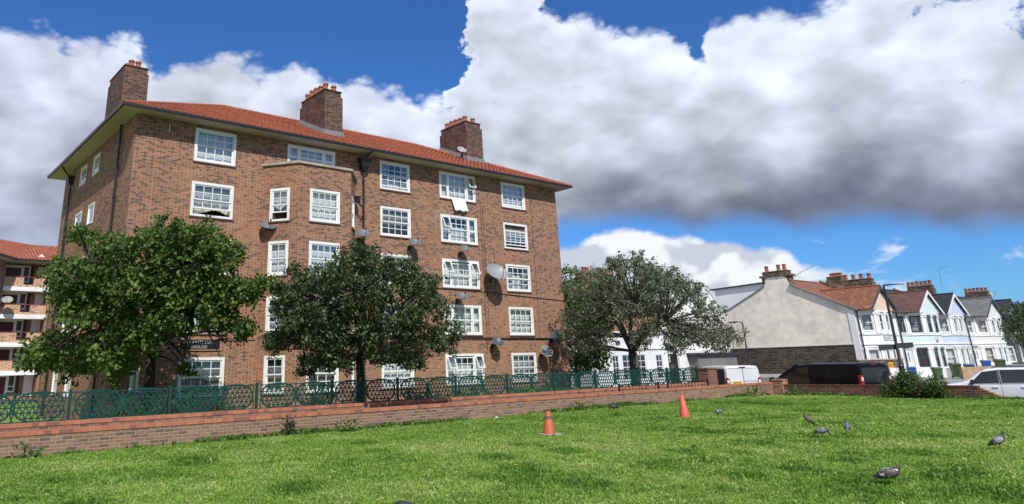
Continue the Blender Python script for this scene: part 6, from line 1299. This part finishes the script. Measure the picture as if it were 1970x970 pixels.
# ------------------------------------------------------------------ pigeons
def pigeon_mat(name, base, neck, wing, bar, patch=0):
    m, nt, b, out = newmat(name); N = NT(nt); sp = N.n('ShaderNodeSeparateXYZ'); N.put(sp.inputs[0], N.coord())
    f = N.noise(N.coord(), 45, 4); c = N.mix(N.smooth(sp.outputs[0], .045, .075), base, neck)
    c = N.mix(N.smooth(sp.outputs[0], -.075, -.115), c, bar)
    if patch: c = N.mix(N.math('MULTIPLY', N.smooth(N.noise(N.coord(), 26, 2), .56, .62), patch), c, (.55, .53, .52))
    c = N.mix(1, c, N.ramp(f, [(.3, .8), (.7, 1.2)]), 'MULTIPLY'); N.put(b.inputs['Base Color'], c); b.inputs['Roughness'].default_value = .6; return m
def wing_mat(name, base, bar, patch=0):
    m, nt, b, out = newmat(name); N = NT(nt); sp = N.n('ShaderNodeSeparateXYZ'); N.put(sp.inputs[0], N.coord())
    x = sp.outputs[0]; z = sp.outputs[2]; s = N.math('ADD', x, N.math('MULTIPLY', z, .55))
    b1 = N.math('MULTIPLY', N.smooth(s, .012, .018), N.smooth(s, .036, .030)); b2 = N.math('MULTIPLY', N.smooth(s, -.036, -.03), N.smooth(s, -.012, -.018))
    c = N.mix(N.math('MAXIMUM', b1, b2), base, bar); c = N.mix(N.smooth(x, -.06, -.09), c, bar)
    if patch: c = N.mix(N.math('MULTIPLY', N.smooth(N.noise(N.coord(), 22, 3), .55, .6), patch), c, (.6, .58, .57))
    c = N.mix(1, c, N.ramp(N.noise(N.coord(), 60, 3), [(.3, .8), (.7, 1.2)]), 'MULTIPLY'); N.put(b.inputs['Base Color'], c); b.inputs['Roughness'].default_value = .6; return m
M['beak'] = plain('bird beak', (.05, .045, .045), .5); M['foot'] = plain('bird foot', (.38, .09, .07), .7); M['eye'] = plain('bird eye', (.35, .10, .02), .2)
KIND = {
 'blue': ((.12, .13, .145), (.03, .035, .042), (.27, .275, .285), (.03, .03, .035), 0),
 'dark': ((.035, .035, .04), (.022, .026, .026), (.045, .045, .05), (.018, .018, .02), 0),
 'brown': ((.085, .06, .052), (.035, .03, .032), (.10, .07, .06), (.03, .025, .025), 0),
 'pied': ((.06, .05, .052), (.045, .036, .04), (.085, .065, .062), (.025, .022, .024), .9),
 'grey': ((.085, .09, .10), (.03, .034, .038), (.12, .13, .15), (.035, .035, .04), .55)}
PM = {k: (pigeon_mat('pigeon body ' + k, v[0], v[1], v[2], v[3], v[4]), wing_mat('pigeon wing ' + k, v[2], v[3], v[4])) for k, v in KIND.items()}
def pigeon(label, loc, heading, kind, pose='stand', s=1.0, pitch=0):
    p = empty('pigeon', (loc[0], loc[1], lawn_z(np.array(loc[0]), np.array(loc[1])) + (.0 if pose != 'sit' else -.0)), label, 'bird', R(90 - heading), 'pigeons feeding on the lawn'); p.scale = (s,) * 3
    dz = {'stand': .055, 'feed': .05, 'sit': .012}[pose]
    tail = [(-.185, .055, .026, .004), (-.15, .062, .032, .010), (-.115, .072, .033, .020)]
    trunk = [(-.08, .083, .048, .038), (-.04, .095, .060, .052), (0, .104, .064, .059), (.035, .110, .060, .060), (.065, .122, .049, .052)]
    if pose == 'feed': neck = [(.092, .118, .036, .040), (.116, .098, .026, .030), (.132, .072, .021, .023), (.142, .048, .021, .022), (.147, .030, .014, .014)]; bk = [(.148, .026, .0), (.154, .004, .0)]
    elif pose == 'sit': neck = [(.085, .138, .036, .038), (.098, .155, .027, .027), (.108, .170, .023, .023), (.122, .175, .018, .018), (.134, .174, .009, .010)]; bk = [(.134, .173, 0), (.155, .168, 0)]
    else: neck = [(.083, .148, .036, .038), (.090, .178, .025, .025), (.094, .203, .021, .020), (.106, .218, .022, .020), (.122, .217, .016, .015), (.130, .214, .008, .008)]; bk = [(.129, .213, 0), (.153, .205, 0)]
    def rot(x, z, a=R(pitch)): return (x * math.cos(a) - (z - .09) * math.sin(a), .09 + x * math.sin(a) + (z - .09) * math.cos(a))
    if pitch:
        tail = [(*rot(x, z), a, b) for x, z, a, b in tail]; trunk = [(*rot(x, z), a, b) for x, z, a, b in trunk]; dx, dz2 = rot(.065, .122)[0] - .065, rot(.065, .122)[1] - .122
        neck = [(x + dx * (1 + .4 * i / 5), z + dz2, a, b) for i, (x, z, a, b) in enumerate(neck)]; bk = [(x + dx * 1.4, z + dz2, y) for x, z, y in bk]; dz += .012
    sp = tail + trunk + neck; n = 14; vs = []; k = len(sp)
    for i, (x, z, ry, rz) in enumerate(sp):
        a, b = sp[max(i - 1, 0)], sp[min(i + 1, k - 1)]; d = Vector((b[0] - a[0], 0, b[1] - a[1])).normalized(); u = Vector((-d.z, 0, d.x))
        for j in range(n): t = 2 * math.pi * j / n; o = u * (rz * math.sin(t)); vs.append((x + o.x, ry * math.cos(t), z + dz + o.z))
    q = MB(); q.add(vs, [(i * n + j, i * n + (j + 1) % n, (i + 1) * n + (j + 1) % n, (i + 1) * n + j) for i in range(k - 1) for j in range(n)] + [tuple(range(n))[::-1], tuple((k - 1) * n + j for j in range(n))])
    q.build('body', PM[kind][0], p, smooth=True)
    for sd in (1, -1):     # folded wings: long drop shapes hugging the flank, tips crossing over the tail
        q = MB(); prof = [(.072, .122, .010), (.055, .118, .030), (.02, .112, .042), (-.02, .104, .042), (-.06, .096, .034), (-.10, .086, .022), (-.145, .074, .010), (-.165, .068, .002)]; vs = []; m_ = 7
        for x, z, hh in prof:
            yb = interp([(-.17, .014), (-.11, .034), (-.06, .056), (0, .066), (.05, .060), (.08, .044)], x)
            for j in range(m_):
                t = -1 + 2 * j / (m_ - 1); xx, zz = x - .012 * t, z + .006 + hh * t
                if pitch: xx, zz = rot(xx, zz)
                vs.append((xx, sd * (yb * (1 - .30 * max(0, t) ** 2 - .06 * t * t) + .006), zz + dz))
        f = [(i * m_ + j, i * m_ + j + 1, (i + 1) * m_ + j + 1, (i + 1) * m_ + j) for i in range(len(prof) - 1) for j in range(m_ - 1)]
        q.add(vs, f if sd < 0 else [x[::-1] for x in f]); w = q.build('wing', PM[kind][1], p, smooth=True); sm = w.modifiers.new('t', 'SOLIDIFY'); sm.thickness = .006; sm.offset = 0
        if pose != 'sit':
            q = MB(); y = sd * .026; q.tube([(.012, y, dz + .055), (.004, y, dz + .03), (.012, y, .008)], [.013, .006, .005], 6)
            for a in (-.5, 0, .5): q.tube([(.012, y, .006), (.012 + .036 * math.cos(a), y + .036 * math.sin(a), .004)], [.004, .002], 4)
            q.tube([(.012, y, .006), (-.012, y, .004)], [.004, .002], 4); q.build('leg', 'foot', p)
        hx, hz, hr, _ = [(a[0], a[1], a[2], 0) for a in neck][-3]; q = MB(); q.lathe([(.0005, -.0045), (.0045, -.002), (.0045, .002), (.0005, .0045)], (hx + .006, sd * (hr * .93), hz + dz + .004), 8, 'y'); q.build('eye', 'eye', p)
    q = MB(); q.tube([(a[0], a[2], a[1] + dz) for a in bk], [.0055, .0015], 6); q.build('beak', 'beak', p)
    return p
pigeon('mottled brown pigeon with white flecked wings crouching in the grass, largest in view', (11.15, 4.45), 152, 'pied', 'sit', 1.12, 5)
pigeon('pale blue grey pigeon standing upright with a dark neck, near the picture edge', (16.2, 4.6), 156, 'blue', 'stand', 1.0, 16)
pigeon('grey pigeon seen from behind with a pale rump, in the middle of the lawn', (17.43, 7.6), 65, 'grey', 'stand', 1.0, 14)
pigeon('pied grey pigeon with head down feeding, tail pointing at the cones', (16.37, 7.66), 150, 'grey', 'feed', 1.0)
pigeon('dark brown pigeon standing upright looking away from the street', (18.88, 9.1), -25, 'brown', 'stand', .95, 32)
pigeon('small dark grey pigeon sitting on the lawn just beyond the red cone', (21.2, 12.85), 100, 'grey', 'sit', 1.0)
pigeon('black pigeon feeding near the foot of the lawn wall, between the two cones', (20.9, 16.5), -60, 'dark', 'feed', 1.0)
pigeon('blackish pigeon pecking right against the lawn wall', (23.0, 16.75), 60, 'dark', 'feed', 1.0)
pigeon('very dark pigeon at the bottom edge of the lawn beside yellow flowers', (5.28, 7.2), -40, 'dark', 'feed', 1.0)
# yellow hawkbits in the grass
for i, (x, y) in enumerate(((5.66, 8.2), (4.75, 8.9), (3.95, 11.4), (8.9, 9.1))):
    fl = empty('yellow_flower', (x, y, float(lawn_z(np.array(x), np.array(y)))), 'small yellow dandelion like flower standing in the grass', 'flower', group='yellow flowers in the lawn'); 
    q = MB(); q.tube([(0, 0, 0), (.004, 0, .05), (0, .004, .085)], .0025, 5); q.build('stem', LEAVES['weed'], fl)
    q = MB(); q.lathe([(.004, .08), (.02, .088), (.022, .093), (.008, .097)], n=12); q.build('petals', plain('yellow petal', (.75, .48, .02), .6), fl)

# ------------------------------------------------------------------ sky, sun, camera
SUN = Vector((-.345, -.85, 1.0)).normalized(); sun_el = math.asin(SUN.z); sun_az = math.atan2(SUN.x, SUN.y)
sl_ = bpy.data.lights.new('sun', 'SUN'); sl_.energy = 4.3; sl_.angle = R(.53); sl_.color = (1, .955, .88)
so_ = bpy.data.objects.new('sun', sl_); C.objects.link(so_); so_.rotation_euler = SUN.to_track_quat('Z', 'Y').to_euler(); so_.location = SUN * 60
w = bpy.data.worlds.new('World'); scene.world = w; w.use_nodes = True; nt = w.node_tree; nt.nodes.clear(); N = NT(nt)
out = N.n('ShaderNodeOutputWorld'); bg = N.n('ShaderNodeBackground'); bg.inputs[1].default_value = .1; nt.links.new(bg.outputs[0], out.inputs[0])
sky = N.n('ShaderNodeTexSky', sky_type='NISHITA'); sky.sun_disc = False; sky.sun_elevation = sun_el; sky.sun_rotation = sun_az; sky.air_density = 1.0; sky.dust_density = .3; sky.ozone_density = 3.0
dirv = N.coord('Generated'); sx = N.n('ShaderNodeSeparateXYZ'); N.put(sx.inputs[0], dirv)
az = N.math('MULTIPLY', N.math('ARCTAN2', sx.outputs[0], sx.outputs[1]), 180 / math.pi)
el = N.math('MULTIPLY', N.math('ARCSINE', sx.outputs[2]), 180 / math.pi)
def curve(pts, lo=0, hi=90, vmax=40):
    """elevation of a cloud edge (degrees) against compass bearing, as a smooth curve"""
    nd = N.n('ShaderNodeFloatCurve'); cv = nd.mapping.curves[0]; nd.mapping.use_clip = False
    P = [((a - lo) / (hi - lo), v / vmax) for a, v in pts]
    P = [(0, P[0][1])] * (P[0][0] > 0) + P + [(1, P[-1][1])] * (P[-1][0] < 1)
    while len(cv.points) < len(P): cv.points.new(.5, .5)
    for p, (a, v) in zip(cv.points, P): p.location = (a, v); p.handle_type = 'AUTO_CLAMPED'
    nd.mapping.update(); N.put(nd.inputs[1], N.math('DIVIDE', N.math('SUBTRACT', az, lo), hi - lo, clamp=True)); return N.math('MULTIPLY', nd.outputs[0], vmax)
TOP = [(0, 23.5), (5, 24.4), (9.6, 24.1), (14, 24.6), (15.6, 23.1), (17, 22.9), (19, 23.6), (23, 23.7), (27, 23.2), (30, 22.7), (34, 22.0), (38, 21.1), (40.2, 20.9), (40.9, 22.5), (41.6, 25.5), (42.6, 29), (45, 31), (48.4, 30.5), (49.6, 27.6), (52, 26.3), (56, 25.4), (59, 24.1), (60.8, 22.1), (62, 24.0), (65, 24.0), (69, 23.8), (71.5, 25), (78, 27), (90, 27)]
BOT = [(0, -2), (44, -2), (46, 6), (48, 9.7), (50, 10.5), (53, 10.3), (57, 9.9), (59, 9.3), (61, 9.4), (64, 9.3), (66, 8.6), (69, 8.7), (72, 8.3), (75, 7.5), (78, 7.3), (90, 6.5)]
LOW = [(40, 7.5), (46, 8.2), (49, 8.8), (51, 9.3), (54, 9.9), (56, 9.7), (57.3, 9.2), (58.7, 8.8), (61, 8.5), (62.5, 7.8), (64.5, 7.4), (66, 6.3), (68, 5.6), (70, 4.8), (73, 4.3), (76, 3.6), (90, 3)]
# cloud texture lives on the sphere of directions, a little flattened towards the horizon
cv_ = N.n('ShaderNodeCombineXYZ'); N.put(cv_.inputs[0], N.math('MULTIPLY', az, .0349)); N.put(cv_.inputs[1], N.math('MULTIPLY', el, .055)); N.put(cv_.inputs[2], N.math('MULTIPLY', sx.outputs[0], .3))
def billow(scale, detail=8, rough=.58, off=0, dist=.35):
    v = N.n('ShaderNodeVectorMath', operation='ADD'); N.put(v.inputs[0], cv_.outputs[0]); v.inputs[1].default_value = (off, off * .7, off * 1.3); return N.noise(v.outputs[0], scale, detail, rough, dist)
def puffs(scale, detail=3, off=0, rough=.5):
    v = N.n('ShaderNodeVectorMath', operation='ADD'); N.put(v.inputs[0], cv_.outputs[0]); v.inputs[1].default_value = (off, off * .7, off * 1.3)
    wv = N.n('ShaderNodeVectorMath', operation='MULTIPLY_ADD'); nz = N.n('ShaderNodeTexNoise'); N.put(nz.inputs['Vector'], v.outputs[0]); nz.inputs['Scale'].default_value = scale * .8; nz.inputs['Detail'].default_value = 5
    N.put(wv.inputs[0], nz.outputs['Color']); wv.inputs[1].default_value = (.5 / scale,) * 3; N.put(wv.inputs[2], v.outputs[0])
    vo = N.n('ShaderNodeTexVoronoi', feature='F1'); N.put(vo.inputs['Vector'], wv.outputs[0]); vo.inputs['Scale'].default_value = scale; vo.inputs['Detail'].default_value = detail; vo.inputs['Roughness'].default_value = rough; vo.inputs['Lacunarity'].default_value = 2.3
    return N.math('SUBTRACT', .5, vo.outputs['Distance'])
edge = N.math('ADD', N.math('MULTIPLY', puffs(9, 2.2), .55), N.math('MULTIPLY', N.math('SUBTRACT', billow(16, 7, .62), .5), .45)); wide = N.math('SUBTRACT', billow(3.0, 7, .6, 4.7), .5)
puff = N.math('ADD', N.math('MULTIPLY', N.math('ADD', edge, .1), 3.2), N.math('MULTIPLY', wide, 2.4))
az0 = az; az = N.math('ADD', az0, N.math('ADD', N.math('MULTIPLY', N.math('SUBTRACT', billow(4.5, 5, .55, 2.2), .5), 7), N.math('MULTIPLY', N.math('SUBTRACT', billow(11, 6, .6, 5.2), .5), 3)))
top_ = curve(TOP); az = az0
t_ = N.math('ADD', N.math('SUBTRACT', top_, el), puff)
b_ = N.math('ADD', N.math('SUBTRACT', el, curve(BOT)), N.math('MULTIPLY', puff, .22))
big = N.math('MULTIPLY', N.smooth(t_, -.6, .85), N.smooth(b_, -.9, 1.2))
holes = N.smooth(N.math('ADD', N.math('ADD', billow(7, 8, .65, 11.3), N.math('MULTIPLY', N.math('SUBTRACT', az, 74), .02)), N.math('MULTIPLY', N.math('SUBTRACT', el, 20), .03)), .62, .74)
big = N.math('MULTIPLY', big, N.math('SUBTRACT', 1, N.math('MULTIPLY', holes, N.smooth(az, 66, 74))))
l_ = N.math('ADD', N.math('SUBTRACT', curve(LOW), el), N.math('MULTIPLY', puff, .42))
low = N.math('MULTIPLY', N.smooth(l_, -.1, .55), N.math('MULTIPLY', N.smooth(az, 40, 47), N.smooth(az, 72, 64)))
hz_ = N.math('MULTIPLY', N.smooth(billow(5.5, 8, .6, 21), .52, .66), N.math('MULTIPLY', N.smooth(el, 8.4, 6.5), N.smooth(az, 60, 68)))
low = N.math('MAXIMUM', low, N.math('MULTIPLY', hz_, .75))
# the rest of the sky, overhead and behind: scattered cumulus
other = N.math('MULTIPLY', N.smooth(billow(1.7, 8, .6, 31), .5, .62), N.math('MAXIMUM', N.smooth(el, 31, 36), N.math('MAXIMUM', N.smooth(az, 0, -12), N.smooth(az, 88, 100))))
# light and shade inside the clouds
relief = N.math('SUBTRACT', puffs(4.5, 1.6, 9.1), puffs(4.5, 1.6, 9.16)); relief2 = N.math('SUBTRACT', billow(2.0, 4, .5, 3), billow(2.0, 4, .5, 3.12))
light = N.math('ADD', .83, N.math('ADD', N.math('MULTIPLY', relief, .38), N.math('MULTIPLY', relief2, .75)))
rim = N.math('MULTIPLY', N.smooth(t_, 4.5, .6), .14); light = N.math('ADD', light, rim)
soft = billow(2.6, 4, .5, 8)
base = N.math('SUBTRACT', el, curve(BOT))
dark = N.math('MULTIPLY', N.smooth(N.math('ADD', base, N.math('MULTIPLY', N.math('SUBTRACT', soft, .5), 11)), 7.4, 1.2), N.smooth(az, 45, 55))
mid = N.math('MULTIPLY', N.smooth(billow(3.0, 4, .5, 14), .5, .68), N.smooth(az, 52, 62)); mid = N.math('MULTIPLY', mid, N.smooth(el, 24, 17))
leftgrey = N.math('MULTIPLY', N.smooth(az, 44, 30), N.math('MAXIMUM', N.math('MULTIPLY', N.smooth(billow(2.4, 4, .5, 17), .42, .62), .5), N.smooth(el, 17, 9)))
col = N.mix(N.math('MULTIPLY', mid, .45), (.745, .81, .95), (.35, .39, .53)); col = N.mix(N.math('MULTIPLY', leftgrey, .85), col, (.42, .47, .65)); col = N.mix(N.math('MULTIPLY', dark, .92), col, (.15, .175, .265))
lv = N.n('ShaderNodeCombineColor'); [N.put(lv.inputs[i], light) for i in range(3)]
col = N.mix(1, col, lv.outputs[0], 'MULTIPLY')
lowc = N.mix(N.smooth(N.math('ADD', l_, N.math('MULTIPLY', relief, 14)), 3.6, .4), (.55, .60, .70), (.86, .88, .92))
upper = N.math('MAXIMUM', big, other); cloud = N.mix(N.math('DIVIDE', upper, N.math('ADD', N.math('ADD', upper, N.math('MULTIPLY', low, N.math('SUBTRACT', 1, upper))), .0005), clamp=True), lowc, col)
scale10 = N.mix(1, cloud, (9.4, 9.4, 9.4), 'MULTIPLY')
cover = N.math('MAXIMUM', N.math('MAXIMUM', big, low), other)
blue = N.mix(1, sky.outputs[0], (.34, .69, 1.14), 'MULTIPLY')
N.put(bg.inputs[0], N.mix(cover, blue, scale10))
for nd in nt.nodes:
    if nd.type == 'MIX': nd.clamp_result = False; nd.clamp_factor = True

cam = bpy.data.cameras.new('camera'); cam.sensor_width = 36; cam.lens = 1375.94 / 1970 * 36; cam.clip_end = 3000; cam.clip_start = .1
cam.shift_x = (985 - 799.42) / 1970; cam.shift_y = (264.8 - 485) / 1970
co_ = bpy.data.objects.new('camera', cam); C.objects.link(co_); scene.camera = co_
yaw, pit, rol = R(37.6856), R(17.7039), R(-1.4724)
fwd = Vector((math.sin(yaw) * math.cos(pit), math.cos(yaw) * math.cos(pit), math.sin(pit))); rt = Vector((math.cos(yaw), -math.sin(yaw), 0)); up = rt.cross(fwd)
r_ = rt * math.cos(rol) + up * math.sin(rol); u_ = -rt * math.sin(rol) + up * math.cos(rol)
mt = Matrix((r_, u_, -fwd)).transposed().to_4x4(); mt.translation = (0, 0, 1.65); co_.matrix_world = mt
scene.view_settings.view_transform = 'Standard'; scene.view_settings.look = 'None'; scene.view_settings.exposure = .2; scene.view_settings.gamma = 1
scene.render.film_transparent = False
scene.cycles.max_bounces = 8; scene.cycles.transparent_max_bounces = 16; scene.cycles.diffuse_bounces = 3; scene.cycles.glossy_bounces = 3
scene.cycles.use_denoising = True
scene.cycles.sample_clamp_indirect = 6
